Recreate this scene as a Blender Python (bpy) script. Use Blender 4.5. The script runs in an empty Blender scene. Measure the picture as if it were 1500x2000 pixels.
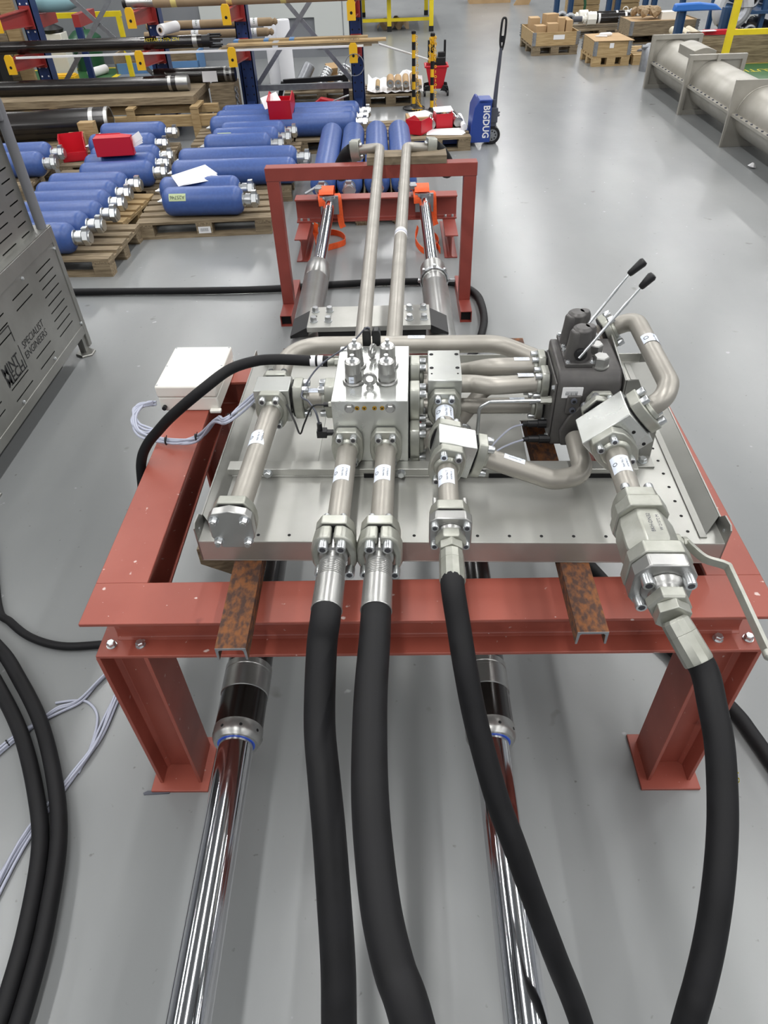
import bpy, bmesh, math, random
from math import pi, sin, cos, radians as rad, sqrt, atan2
from mathutils import Vector as V, Matrix as MX
random.seed(7)
S = bpy.context.scene
COL = S.collection

# ------------------------------------------------------------------ camera, world, exposure, lamps
PITCH, YAW, ROLL, CAMZ, FPX = 0.7325, -0.0384, 0.0418, 2.24, 1336.86
fw = V((sin(YAW)*cos(PITCH), cos(YAW)*cos(PITCH), -sin(PITCH)))
rt = V((cos(YAW), -sin(YAW), 0)); dn = fw.cross(rt)
rx = rt*cos(ROLL) + dn*sin(ROLL); dy = dn*cos(ROLL) - rt*sin(ROLL)
cam = bpy.data.cameras.new('camera'); co = bpy.data.objects.new('camera', cam); COL.objects.link(co)
co.matrix_world = MX(((rx.x, -dy.x, -fw.x, 0), (rx.y, -dy.y, -fw.y, 0), (rx.z, -dy.z, -fw.z, CAMZ), (0, 0, 0, 1)))
cam.sensor_fit = 'VERTICAL'; cam.sensor_height = 36; cam.lens = FPX/2000*36
cam.clip_start = .02; cam.clip_end = 200
S.camera = co
S.view_settings.view_transform = 'Standard'; S.view_settings.look = 'None'
S.view_settings.gamma = 1; S.view_settings.use_curve_mapping = False
S.view_settings.exposure = -0.32
wd = bpy.data.worlds.new('world'); S.world = wd; wd.use_nodes = True
wd.node_tree.nodes['Background'].inputs[0].default_value = (.8, .9, 1, 1)
wd.node_tree.nodes['Background'].inputs[1].default_value = .25
CEIL = 7.2
LAMP_ROWS = [-9.7, -5.1, -0.5, 4.1, 8.7, 13.3]
LAMP_YS = [-6, 1, 8, 15, 22, 29, 36]
LAMP_W = 225.0
S.cycles.max_bounces = 6; S.cycles.diffuse_bounces = 3; S.cycles.glossy_bounces = 3
S.cycles.sample_clamp_indirect = 4
for _i, _x in enumerate(LAMP_ROWS):
    for _y in LAMP_YS:
        ld = bpy.data.lights.new('hall_lamp', 'AREA'); ld.shape = 'RECTANGLE'; ld.size = .26; ld.size_y = 5.4
        ld.energy = LAMP_W; ld.color = (1, .992, .98)
        lo = bpy.data.objects.new('hall_lamp', ld); lo.location = (_x, _y, CEIL-.32); COL.objects.link(lo)

# ------------------------------------------------------------------ materials
def lin(h):
    h = h.lstrip('#'); o = []
    for i in (0, 2, 4):
        c = int(h[i:i+2], 16)/255
        o.append(c/12.92 if c <= .04045 else ((c+.055)/1.055)**2.4)
    return (*o, 1)
MATS = {}
def mat(name, col, rough=.5, metal=0., col2=None, scale=8, stretch=(1, 1, 1), amt=.5, bump=0, rvar=0, detail=4, rand=0, coat=0, spec=.5, emit=0, trans=0, lo=.35, hi=.65):
    m = bpy.data.materials.new(name); m.use_nodes = True; nt = m.node_tree; N = nt.nodes; Lk = nt.links
    b = N['Principled BSDF']; c = lin(col)
    b.inputs['Base Color'].default_value = c; b.inputs['Roughness'].default_value = rough; b.inputs['Metallic'].default_value = metal
    b.inputs['Specular IOR Level'].default_value = spec
    if coat: b.inputs['Coat Weight'].default_value = coat; b.inputs['Coat Roughness'].default_value = .15
    if trans: b.inputs['Transmission Weight'].default_value = trans
    if emit: b.inputs['Emission Color'].default_value = c; b.inputs['Emission Strength'].default_value = emit
    if col2 or bump or rvar:
        tc = N.new('ShaderNodeTexCoord'); mp = N.new('ShaderNodeMapping'); mp.inputs['Scale'].default_value = stretch
        nz = N.new('ShaderNodeTexNoise'); nz.inputs['Scale'].default_value = scale; nz.inputs['Detail'].default_value = detail
        Lk.new(tc.outputs['Object'], mp.inputs['Vector'])
        if rand:
            oi = N.new('ShaderNodeObjectInfo'); ad = N.new('ShaderNodeVectorMath'); ad.operation = 'ADD'
            ml = N.new('ShaderNodeMath'); ml.operation = 'MULTIPLY'; ml.inputs[1].default_value = 37
            Lk.new(oi.outputs['Random'], ml.inputs[0]); Lk.new(mp.outputs[0], ad.inputs[0]); Lk.new(ml.outputs[0], ad.inputs[1])
            Lk.new(ad.outputs[0], nz.inputs['Vector'])
        else: Lk.new(mp.outputs[0], nz.inputs['Vector'])
        if col2:
            rp = N.new('ShaderNodeMapRange'); rp.inputs['From Min'].default_value = lo; rp.inputs['From Max'].default_value = hi
            rp.inputs['To Max'].default_value = amt
            mx = N.new('ShaderNodeMix'); mx.data_type = 'RGBA'
            mx.inputs['A'].default_value = c; mx.inputs['B'].default_value = lin(col2)
            Lk.new(nz.outputs['Fac'], rp.inputs['Value']); Lk.new(rp.outputs[0], mx.inputs['Factor'])
            out = mx.outputs['Result']
            if rand:
                hs = N.new('ShaderNodeHueSaturation'); mr = N.new('ShaderNodeMapRange')
                mr.inputs['To Min'].default_value = 1-rand; mr.inputs['To Max'].default_value = 1+rand
                Lk.new(oi.outputs['Random'], mr.inputs['Value']); Lk.new(mr.outputs[0], hs.inputs['Value']); Lk.new(out, hs.inputs['Color']); out = hs.outputs[0]
            Lk.new(out, b.inputs['Base Color'])
        if bump:
            bp = N.new('ShaderNodeBump'); bp.inputs['Strength'].default_value = bump; bp.inputs['Distance'].default_value = .004
            Lk.new(nz.outputs['Fac'], bp.inputs['Height']); Lk.new(bp.outputs[0], b.inputs['Normal'])
        if rvar:
            r2 = N.new('ShaderNodeMapRange'); r2.inputs['To Min'].default_value = max(0, rough-rvar); r2.inputs['To Max'].default_value = rough+rvar
            r2.inputs['From Min'].default_value = .1; r2.inputs['From Max'].default_value = .9
            Lk.new(nz.outputs['Fac'], r2.inputs['Value']); Lk.new(r2.outputs[0], b.inputs['Roughness'])
    MATS[name] = m
    return m
FLOOR = mat('grey_epoxy_floor', '#898b8b', .26, 0, '#7c7f80', 1.4, (1, .5, 1), .9, 0, 0, 4, lo=.25, hi=.75)
def floor_wear(m, layers=((7, .80, .84, '#55534e', .55), (38, .80, .86, '#4a4946', .6), (16, .82, .86, '#c4c6c8', .5))):
    nt = m.node_tree; N = nt.nodes; Lk = nt.links; b = N['Principled BSDF']; src = b.inputs['Base Color'].links[0].from_socket
    tc = N.new('ShaderNodeTexCoord')
    for sc, lo_, hi_, cc, k in layers:
        nz = N.new('ShaderNodeTexNoise'); nz.inputs['Scale'].default_value = sc; nz.inputs['Detail'].default_value = 2; nz.inputs['Roughness'].default_value = .4
        mp = N.new('ShaderNodeMapping'); mp.inputs['Location'].default_value = (sc, 3*sc, 0); Lk.new(tc.outputs['Object'], mp.inputs[0]); Lk.new(mp.outputs[0], nz.inputs['Vector'])
        mr = N.new('ShaderNodeMapRange'); mr.inputs['From Min'].default_value = lo_-.07; mr.inputs['From Max'].default_value = hi_-.05; mr.inputs['To Max'].default_value = k; Lk.new(nz.outputs['Fac'], mr.inputs[0])
        mx = N.new('ShaderNodeMix'); mx.data_type = 'RGBA'; mx.inputs['B'].default_value = lin(cc); Lk.new(mr.outputs[0], mx.inputs['Factor']); Lk.new(src, mx.inputs['A']); src = mx.outputs['Result']
    Lk.new(src, b.inputs['Base Color'])
floor_wear(FLOOR)
def ripple(m, sc, st):
    nt = m.node_tree; N = nt.nodes; tc = N.new('ShaderNodeTexCoord'); nz = N.new('ShaderNodeTexNoise'); nz.inputs['Scale'].default_value = sc; nz.inputs['Detail'].default_value = 3
    bp = N.new('ShaderNodeBump'); bp.inputs['Strength'].default_value = st; bp.inputs['Distance'].default_value = .003
    nt.links.new(tc.outputs['Object'], nz.inputs['Vector']); nt.links.new(nz.outputs['Fac'], bp.inputs['Height']); nt.links.new(bp.outputs[0], N['Principled BSDF'].inputs['Normal'])
ripple(FLOOR, 9, .35)
RED = mat('red_oxide_paint', '#994f41', .45, 0, '#8a4236', 5, (1, 1, 1), .6, .06, .08, 6)
floor_wear(RED, ((34, .80, .83, '#d8c8c2', .8), (18, .78, .84, '#6d2f27', .7), (90, .82, .85, '#e2d4ce', .7)))
REDD = mat('red_lower_paint', '#8f4138', .45, 0, '#7c362f', 6, (1, 1, 1), .5)
STEEL = mat('stainless_sheet', '#b5b5b0', .4, .6, '#a3a39d', 4, (1, 1, 1), .7, 0, .1, 6)
STEELD = mat('stainless_brushed', '#9c9c98', .4, .75, '#84847f', 3, (1, 1, 1), .7, 0, .1, 6)
PIPE = mat('pickled_pipe_steel', '#a8a49c', .42, .5, '#928e86', 9, (1, 1, 1), .6, .03, .1, 5)
FLANGE = mat('zinc_flange', '#b4b5ad', .4, .7, '#999a90', 20, (1, 1, 1), .7, .12, .08, 5)
ZINC = mat('machined_block', '#cfd1ce', .3, .8, '#b8bab4', 10, (1, 1, 1), .5, .02, .1, 6)
BOLT = mat('bright_bolt', '#cdd0d2', .28, .9)
HEX = mat('hex_recess', '#55555a', .4, .7)
CHROME = mat('hard_chrome', '#e2e3e6', .11, 1)
SATIN = mat('satin_steel', '#b0b0ae', .33, .85, '#9d9d9a', 12, (1, 1, 1), .5)
BLACKB = mat('black_barrel_paint', '#161211', .24, 0, '#2a2522', 10, (1, 1, 1), .5, coat=.3)
RUBBER = mat('black_rubber', '#0e0e10', .62, 0, '#17171a', 22, (1, 1, 1), .6, .05, .1, 6, spec=.3)
BLACK = mat('black_plastic', '#111114', .45)
DARK = mat('dark_gap', '#0c0c0e', .8)
RUST = mat('rusty_steel', '#7a4c2a', .9, 0, '#42302a', 75, (1, .6, 1), .95, .4, 0, 14, lo=.36, hi=.6)
CASTG = mat('grey_cast_iron', '#5a5856', .42, .3, '#4a4849', 30, (1, 1, 1), .6, .1, .1, 6)
BLUE = mat('blue_cylinder_paint', '#3f5b99', .38, 0, '#344d86', 40, (1, 1, 1), .5, .04, .05, 4)
WOOD = mat('weathered_wood', '#92836a', .85, 0, '#5c4e3c', 5, (1, 14, 14), .8, .25, 0, 7, .18)
WOODN = mat('fresh_wood', '#b59c72', .75, 0, '#8a6f47', 5, (1, 14, 14), .7, .15, 0, 6, .1)
WOODG = mat('grey_timber', '#8a7c66', .8, 0, '#5f5444', 5, (1, 14, 14), .8, .25, 0, 7, .1)
WHITE = mat('white_plastic', '#e6e4dc', .45)
PAPER = mat('paper_white', '#e9e9ea', .7)
LABEL = mat('label_paper', '#dfe6f2', .55)
INK = mat('label_ink', '#2c3038', .6)
CABLE = mat('grey_cable', '#a9adbd', .5)
ORANGE = mat('orange_webbing', '#f2602a', .6, 0, '#d94f1e', 60, (1, 1, 1), .5)
YELL = mat('yellow_paint', '#e6cf1f', .45, 0, '#d0b81a', 6, (1, 1, 1), .5)
YCAP = mat('yellow_end_cap', '#e9b61c', .45)
RACKB = mat('navy_rack_paint', '#1f3566', .42, 0, '#1a2c55', 6, (1, 1, 1), .5)
RACKR = mat('blue_rack_paint', '#28496f', .45)
ARMR = mat('red_arm_paint', '#9c3734', .4)
BIN = mat('red_plastic', '#c4172a', .38)
CARD = mat('brown_card', '#b99b74', .8, 0, '#a3855e', 4, (1, 1, 1), .5)
KRAFT = mat('kraft_paper', '#a08a6c', .75, 0, '#8d785c', 5, (1, 1, 1), .5)
GALV = mat('galvanised', '#a3a6aa', .4, .8, '#8c8f94', 18, (1, 1, 1), .6)
BRASS = mat('brass', '#c79a3c', .25, .95)
WALLG = mat('grey_wall_paint', '#82858a', .6, 0, '#7a7d82', 3, (1, 1, 1), .5)
WALLW = mat('pale_wall_panel', '#c8ccc9', .55)
CEILM = mat('ceiling_paint', '#94979a', .8)
GREENF = mat('green_floor_paint', '#35663a', .4, 0, '#2d5932', 2, (1, 1, 1), .5)
GREENP = mat('green_plastic', '#245236', .35)
FOAM = mat('white_foam', '#e3e4e8', .8)
ENAM = mat('duct_steel', '#b3b0a8', .42, .5, '#98948a', 3, (1, 1, 1), .7, 0, .1, 6)
RAILG = mat('rail_grey_paint', '#76777b', .45)
JACKB = mat('jack_blue_paint', '#24418f', .38)
GREYP = mat('dark_grey_paint', '#4b4e58', .45)
BLUEP = mat('bright_blue_wrap', '#2e6fc4', .4)
SEALB = mat('blue_seal', '#2a56c8', .4)
GLASSP = mat('clear_wrap', '#d5d8dc', .2, 0, trans=.25)
REDCH = mat('red_label', '#c03030', .5)
LAMPM = mat('lamp_lens', '#fbfcff', .5, emit=6)
BBLUE = mat('faded_blue_board', '#5c86b5', .5)
YTEXT = mat('yellow_floor_text', '#d8c838', .5)

# ------------------------------------------------------------------ mesh builder
def frame(d):
    d = V(d).normalized(); a = V((0, 0, 1)) if abs(d.z) < .9 else V((1, 0, 0))
    u = a.cross(d).normalized(); return u, d.cross(u), d
def fillet(pts, R, seg=6):
    pts = [V(p) for p in pts]; out = [pts[0]]
    for i in range(1, len(pts)-1):
        a, b, c = pts[i-1], pts[i], pts[i+1]; d1 = (a-b).normalized(); d2 = (c-b).normalized()
        ang = d1.angle(d2)
        if ang > 3.1: out.append(b); continue
        t = min(R/math.tan(ang/2), (a-b).length*.49, (c-b).length*.49); r = t*math.tan(ang/2)
        cen = b+(d1+d2).normalized()*(r/sin(ang/2)); p0 = b+d1*t-cen; p1 = b+d2*t-cen; th = p0.angle(p1)
        for k in range(seg+1):
            s = k/seg; out.append(cen+(p0*sin((1-s)*th)+p1*sin(s*th))/sin(th))
    out.append(pts[-1]); return out
def spline(pts, n=8):
    pts = [V(p) for p in pts]; P = [pts[0]*2-pts[1]]+pts+[pts[-1]*2-pts[-2]]; out = []
    for i in range(1, len(P)-2):
        a, b, c, d = P[i-1:i+3]
        for k in range(n):
            t = k/n; out.append(.5*((2*b)+(c-a)*t+(2*a-5*b+4*c-d)*t*t+(3*b-a-3*c+d)*t**3))
    out.append(pts[-1]); return out
_txt = {}
def text2d(s, size, bold=0):
    k = (s, size, bold)
    if k not in _txt:
        cu = bpy.data.curves.new('t', 'FONT'); cu.body = s; cu.size = size; cu.offset = bold*size; cu.align_x = 'CENTER'; cu.align_y = 'CENTER'; cu.resolution_u = 2
        ob = bpy.data.objects.new('t', cu); me = bpy.data.meshes.new_from_object(ob)
        _txt[k] = ([v.co.xy.copy() for v in me.vertices], [list(p.vertices) for p in me.polygons])
        bpy.data.objects.remove(ob); bpy.data.meshes.remove(me); bpy.data.curves.remove(cu)
    return _txt[k]
class M:
    def __init__(s): s.v = []; s.f = []; s.m = []; s.mi = 0; s.T = None
    def add(s, vs, fs):
        o = len(s.v); s.v += [(s.T @ V(p) if s.T else V(p)) for p in vs]
        for f in fs: s.f.append([i+o for i in f]); s.m.append(s.mi)
        return s
    def box(s, x0, x1, y0, y1, z0, z1):
        vs = [(x, y, z) for z in (z0, z1) for y in (y0, y1) for x in (x0, x1)]
        return s.add(vs, [(0, 2, 3, 1), (4, 5, 7, 6), (0, 1, 5, 4), (2, 6, 7, 3), (0, 4, 6, 2), (1, 3, 7, 5)])
    def cb(s, c, d): return s.box(c[0]-d[0]/2, c[0]+d[0]/2, c[1]-d[1]/2, c[1]+d[1]/2, c[2]-d[2]/2, c[2]+d[2]/2)
    def beam(s, p0, p1, w, h, up=(0, 0, 1)):
        p0, p1 = V(p0), V(p1); d = (p1-p0).normalized(); u = d.cross(V(up)).normalized(); n = u.cross(d)
        vs = [p+u*a*w/2+n*b*h/2 for p in (p0, p1) for b in (-1, 1) for a in (-1, 1)]
        return s.add(vs, [(0, 2, 3, 1), (4, 5, 7, 6), (0, 1, 5, 4), (2, 6, 7, 3), (0, 4, 6, 2), (1, 3, 7, 5)])
    def lathe(s, p0, d, prof, n=20, a0=0, cap=True):
        u, w, d = frame(d); p0 = V(p0); vs = []; fs = []
        for t, r in prof:
            for k in range(n):
                a = 2*pi*k/n+a0; vs.append(p0+d*t+(u*cos(a)+w*sin(a))*r)
        for i in range(len(prof)-1):
            for k in range(n):
                k2 = (k+1) % n; fs.append((i*n+k, i*n+k2, (i+1)*n+k2, (i+1)*n+k))
        if cap: fs.append(tuple(reversed(range(n)))); fs.append(tuple(range((len(prof)-1)*n, len(prof)*n)))
        return s.add(vs, fs)
    def cyl(s, p0, p1, r, r1=None, n=20, a0=0):
        d = V(p1)-V(p0); return s.lathe(p0, d, [(0, r), (d.length, r if r1 is None else r1)], n, a0)
    def tube(s, pts, r, n=14, cap=True, flat=None, closed=False):
        pts = [V(p) for p in pts]; q = [pts[0]]
        for p in pts[1:]:
            if (p-q[-1]).length > 1e-6: q.append(p)
        pts = q; L = len(pts); u = None; vs = []; fs = []
        for i, p in enumerate(pts):
            t = ((pts[min(i+1, L-1)]-p).normalized()+(p-pts[max(i-1, 0)]).normalized()).normalized()
            if u is None: u = frame(t)[0]
            u = (u-t*u.dot(t)).normalized(); w = t.cross(u)
            rr = r[i] if isinstance(r, (list, tuple)) else r
            for k in range(n):
                a = 2*pi*k/n; vs.append(p+(u*cos(a)+w*sin(a))*rr)
        for i in range(L-1):
            for k in range(n):
                k2 = (k+1) % n; fs.append((i*n+k, i*n+k2, (i+1)*n+k2, (i+1)*n+k))
        if cap: fs.append(tuple(reversed(range(n)))); fs.append(tuple(range((L-1)*n, L*n)))
        return s.add(vs, fs)
    def strip(s, pts, w, th, side):
        """flat webbing: width w along the vector 'side' (or a list of them), thickness th"""
        pts = [V(p) for p in pts]; L = len(pts); vs = []; fs = []
        for i, p in enumerate(pts):
            t = (pts[min(i+1, L-1)]-pts[max(i-1, 0)]).normalized(); sd = V(side[i] if isinstance(side, list) else side)
            sd = (sd-t*sd.dot(t)).normalized(); n = t.cross(sd)
            for a, b in ((-1, -1), (1, -1), (1, 1), (-1, 1)): vs.append(p+sd*a*w/2+n*b*th/2)
        for i in range(L-1):
            for k in range(4): k2 = (k+1) % 4; fs.append((i*4+k, i*4+k2, i*4+4+k2, i*4+4+k))
        fs += [(3, 2, 1, 0), tuple(range(4*L-4, 4*L))]
        return s.add(vs, fs)
    def prism(s, poly, o, u, w, d):
        """2-D polygon in the (u,w) plane at o, extruded by the vector d"""
        o, u, w, d = V(o), V(u), V(w), V(d); n = len(poly)
        vs = [o+u*a+w*b for a, b in poly]+[o+u*a+w*b+d for a, b in poly]
        fs = [tuple(reversed(range(n))), tuple(range(n, 2*n))]+[(k, (k+1) % n, n+(k+1) % n, n+k) for k in range(n)]
        if u.cross(w).dot(d) < 0: fs = [tuple(reversed(f)) for f in fs]
        return s.add(vs, fs)
    def torus(s, c, ax, R, r, n=24, k=8, a0=0, a1=2*pi):
        u, w, d = frame(ax); c = V(c); full = a1-a0 > 6.28
        pts = [c+(u*cos(a0+(a1-a0)*i/n)+w*sin(a0+(a1-a0)*i/n))*R for i in range(n+(0 if full else 1))]
        vs = []; fs = []; L = len(pts)
        for p in pts:
            e = (p-c).normalized()
            for j in range(k): b = 2*pi*j/k; vs.append(p+(e*cos(b)+d*sin(b))*r)
        for i in range(L if full else L-1):
            i2 = (i+1) % L
            for j in range(k): j2 = (j+1) % k; fs.append((i*k+j, i2*k+j, i2*k+j2, i*k+j2))
        if not full: fs += [tuple(range(k)), tuple(reversed(range((L-1)*k, L*k)))]
        return s.add(vs, fs)
    def quad(s, a, b, c, d): return s.add([a, b, c, d], [(0, 1, 2, 3)])
    def text(s, st, size, fn, bold=0):
        vs, fs = text2d(st, size, bold); return s.add([fn(p.x, p.y) for p in vs], fs)
    def sheet(s, xs, zs, holes, fn, th):
        """grid sheet with rectangular holes; fn(a,b,t)->point; th thickness"""
        xs = sorted(set(xs)); zs = sorted(set(zs)); nx, nz = len(xs), len(zs)
        vs = [fn(a, b, t) for t in (0, th) for b in zs for a in xs]; fs = []; N = nx*nz
        def hole(i, j):
            if not (0 <= i < nx-1 and 0 <= j < nz-1): return True
            a, b = (xs[i]+xs[i+1])/2, (zs[j]+zs[j+1])/2
            return any(h[0] < a < h[1] and h[2] < b < h[3] for h in holes)
        for i in range(nx-1):
            for j in range(nz-1):
                if hole(i, j): continue
                q = [j*nx+i, j*nx+i+1, (j+1)*nx+i+1, (j+1)*nx+i]; fs += [tuple(reversed(q)), tuple(k+N for k in q)]
                for di, dj, e in ((-1, 0, (3, 0)), (1, 0, (1, 2)), (0, -1, (0, 1)), (0, 1, (2, 3))):
                    if hole(i+di, j+dj): a, b = q[e[0]], q[e[1]]; fs.append((a, b, b+N, a+N))
        return s.add(vs, fs)
    def mesh(s, name, mats, ang=35):
        me = bpy.data.meshes.new(name); me.from_pydata([tuple(p) for p in s.v], [], s.f)
        for m in mats: me.materials.append(m)
        me.polygons.foreach_set('material_index', s.m); me.validate(); me.update()
        bm = bmesh.new(); bm.from_mesh(me); bmesh.ops.recalc_face_normals(bm, faces=bm.faces); bm.to_mesh(me); bm.free()
        me.shade_smooth(); me.set_sharp_from_angle(angle=rad(ang)); return me
def obj(name, m, mats, parent=None, bev=0, loc=None, rotz=0, ang=35, label=None):
    if not isinstance(mats, (list, tuple)): mats = [mats]
    me = m.mesh(name, mats, ang) if isinstance(m, M) else m
    o = bpy.data.objects.new(name, me); COL.objects.link(o)
    if parent: o.parent = parent
    if loc: o.location = loc
    if rotz: o.rotation_euler.z = rotz
    if bev:
        b = o.modifiers.new('bevel', 'BEVEL'); b.width = bev; b.segments = 2; b.limit_method = 'ANGLE'; b.angle_limit = rad(40)
        try: b.harden_normals = False
        except Exception: pass
    if label: o['label'] = label
    return o
def tag(o, label, cat, group=None):
    o['label'] = label; o['category'] = cat
    if group: o['group'] = group
    return o
def thing(name, label, cat, loc=(0, 0, 0), rotz=0, group=None):
    o = bpy.data.objects.new(name, None); COL.objects.link(o); o.location = loc; o.rotation_euler.z = rotz; o.empty_display_size = .1
    return tag(o, label, cat, group)
def struct(name, m, mats, parent=None):
    o = obj(name, m, mats, parent); 
    if not parent: o['kind'] = 'structure'
    return o
def dup(root, loc=None, rot=None, label=None):
    r = root.copy(); COL.objects.link(r)
    if loc is not None: r.location = loc
    if rot is not None: r.rotation_euler = rot
    if label: r['label'] = label
    for ch in list(root.children):
        c = ch.copy(); COL.objects.link(c); c.parent = r
        for g in list(ch.children):
            d = g.copy(); COL.objects.link(d); d.parent = c
    return r
# shared small hardware -------------------------------------------------------------
def hexbolt_mesh(r, h, wash=True):
    m = M()
    if wash: m.lathe((0, 0, 0), (0, 0, 1), [(0, r*1.35), (r*.22, r*1.35)], 16)
    m.lathe((0, 0, r*.2), (0, 0, 1), [(0, r*1.12), (h*.82, r*1.12), (h, r*.9)], 6)
    return m
def sockbolt_mesh(r, h):
    m = M(); m.lathe((0, 0, 0), (0, 0, 1), [(0, r), (h*.88, r), (h, r*.9), (h, r*.58)], 16, cap=False)
    m.mi = 1; m.lathe((0, 0, h), (0, 0, -1), [(0, r*.6), (h*.5, r*.56)], 6); return m
_bm = {}
def bolt(parent, p, ax, r=.008, h=.012, kind='sock', name='bolt'):
    k = (kind, r, h)
    if k not in _bm:
        _bm[k] = (sockbolt_mesh(r, h) if kind == 'sock' else hexbolt_mesh(r, h)).mesh('bolt', [BOLT, HEX] if kind == 'sock' else [BOLT])
    o = bpy.data.objects.new(name, _bm[k]); COL.objects.link(o); o.parent = parent
    o.matrix_local = MX.Translation(V(p)) @ V((0, 0, 1)).rotation_difference(V(ax).normalized()).to_matrix().to_4x4()
    return o

# ------------------------------------------------------------------ the setting
m = M(); m.box(-16, 16, -8, 42, -.2, 0); struct('floor', m, FLOOR)
m = M(); m.box(-16, 16, -8, 42, CEIL, CEIL+.2); struct('ceiling', m, CEILM)
m = M(); m.box(-16.2, -16, -8, 42, 0, CEIL); struct('wall_left', m, WALLG)
m = M(); m.box(16, 16.2, -8, 42, 0, CEIL); struct('wall_right', m, WALLG)
m = M(); m.box(-16, 16, -8.2, -8, 0, CEIL); struct('wall_front', m, WALLG)
m = M(); m.box(-16, 16, 42, 42.2, 0, CEIL); struct('wall_back', m, WALLG)
m = M(); m.box(-16, -1.5, 15.5, 15.7, .14, 3.2); struct('wall_rear', m, WALLG)
m = M(); m.box(-16, -.72, 15.47, 15.7, 0, .14); struct('baseboard_rear', m, WALLG)
m = M(); m.box(-3.6, -1.5, 15.44, 15.5, .62, .86); struct('trim_1', m, WALLW)
m = M(); m.box(-1.5, -.74, 15.44, 15.7, .14, 3.2); d1 = struct('door_1', m, WALLW)
m = M(); m.box(-.98, -.965, 15.43, 15.45, .14, 3.2); obj('door_edge', m, GALV, d1)
m = M(); m.box(5.3, 10, 12.15, 13.36, 0, .003); struct('trim_2', m, GREENF)
m = M(); m.box(5.3, 10, 13.36, 13.46, 0, .0035); m.mi = 1; struct('trim_3', m, YELL)
m = M(); m.box(-8, -5.05, 13.55, 15.0, 0, .003); struct('trim_4', m, GREENF)
m = M()
for q in ((-8, -4.95, 15.0, 15.1), (-8, -4.95, 13.45, 13.55), (-5.05, -4.95, 13.55, 15.0)): m.box(*q, 0, .0035)
struct('trim_5', m, YELL)
m = M(); m.text('CAUTION', .22, lambda x, y: (5.66-x, 12.80-y*1.3, .006)); o = obj('floor_lettering', m, YTEXT, bpy.data.objects['trim_2'])
# lamps that light the hall (fixtures out of frame)
hm = M(); hm.box(-.17, .17, -2.8, 2.8, .0, .07); lm = M(); lm.box(-.13, .13, -2.7, 2.7, -.012, 0)
hme, lme = hm.mesh('housing', [WHITE]), lm.mesh('lens', [LAMPM])
for x in LAMP_ROWS:
    for y in LAMP_YS:
        t = thing('ceiling_light', 'white strip light in the '+['far left', 'left', 'central', 'inner right', 'outer right', 'far right'][LAMP_ROWS.index(x)]+' ceiling row, '+['nearest', 'second', 'third', 'fourth', 'fifth', 'sixth', 'farthest'][LAMP_YS.index(y)]+' along it', 'light', (x, y, CEIL-.29), 0, 'strip lights on the ceiling')
        obj('housing', hme, None, t)
        for sx in (-1.8, 1.8):
            m = M() if 'rodm' not in globals() else None
            if m: m.cyl((0, 0, .07), (0, 0, .29), .012, n=8); rodm = m.mesh('hanger', [GALV])
            o = obj('hanger', rodm, None, t); o.location = (0, sx, 0)

# ------------------------------------------------------------------ red table of H-beams
def hbeam_x(m, x0, x1, yc, zt, b=.143, h=.148, tf=.011, tw=.009, axis='x'):
    """I-section along x (or y): flanges top and bottom, web and root fillets"""
    zb = zt-h; R = .014
    pr = [(-b/2, 0), (b/2, 0), (b/2, -tf), (tw/2+R, -tf), (tw/2+R*.3, -tf-R*.3), (tw/2, -tf-R), (tw/2, -h+tf+R), (tw/2+R*.3, -h+tf+R*.3), (tw/2+R, -h+tf), (b/2, -h+tf), (b/2, -h)]
    pr += [(-a, z) for a, z in reversed(pr[2:])]
    if axis == 'x': m.prism(pr, (x0, yc, zt), (0, 1, 0), (0, 0, 1), (x1-x0, 0, 0))
    else: m.prism(pr, (yc, x0, zt), (1, 0, 0), (0, 0, 1), (0, x1-x0, 0))
def hbeam_z(m, xc, yc, z0, z1, b=.143, h=.143, tf=.011, tw=.009):
    """H-section post: flanges facing +-x, web facing the camera"""
    R = .012
    pr = [(-h/2, b/2), (-h/2, -b/2), (-h/2+tf, -b/2), (-h/2+tf, -tw/2-R), (-h/2+tf+R, -tw/2), (h/2-tf-R, -tw/2), (h/2-tf, -tw/2-R), (h/2-tf, -b/2), (h/2, -b/2), (h/2, b/2), (h/2-tf, b/2), (h/2-tf, tw/2+R), (h/2-tf-R, tw/2), (-h/2+tf+R, tw/2), (-h/2+tf, tw/2+R), (-h/2+tf, b/2)]
    m.prism(pr, (xc, yc, z0), (1, 0, 0), (0, 1, 0), (0, 0, z1-z0))
TH, TX0, TX1, TY0, TY1, B, BH = .867, -.845, .948, 1.11, 2.428, .143, .148
tb = thing('steel_table', 'low red oxide painted table frame of H beams under the steel tray', 'table', (0, 0, 0))
m = M(); yc = TY0+B/2
m.box(TX0, TX1, TY0, TY0+B, TH-.011, TH); m.box(TX0+.002, TX1-.004, TY0, TY0+B, TH-BH, TH-BH+.011)
m.prism([(-.0185, -.011), (.0185, -.011), (.0087, -.0152), (.0045, -.025), (.0045, -BH+.025), (.0087, -BH+.0152), (.0185, -BH+.011), (-.0185, -BH+.011), (-.0087, -BH+.0152), (-.0045, -BH+.025), (-.0045, -.025), (-.0087, -.0152)], (TX0+.045, yc, TH), (0, 1, 0), (0, 0, 1), (TX1-TX0-.09, 0, 0))
obj('front_beam', m, RED, tb, .002)
m = M(); hbeam_x(m, TX0, TX1, TY1-B/2, TH); obj('rear_beam', m, RED, tb, .002)
for xc in (TX0+B/2, TX1-B/2):
    m = M(); hbeam_x(m, TY0+B, TY1-B, xc, TH, axis='y'); obj('side_beam', m, RED, tb, .002)
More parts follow.
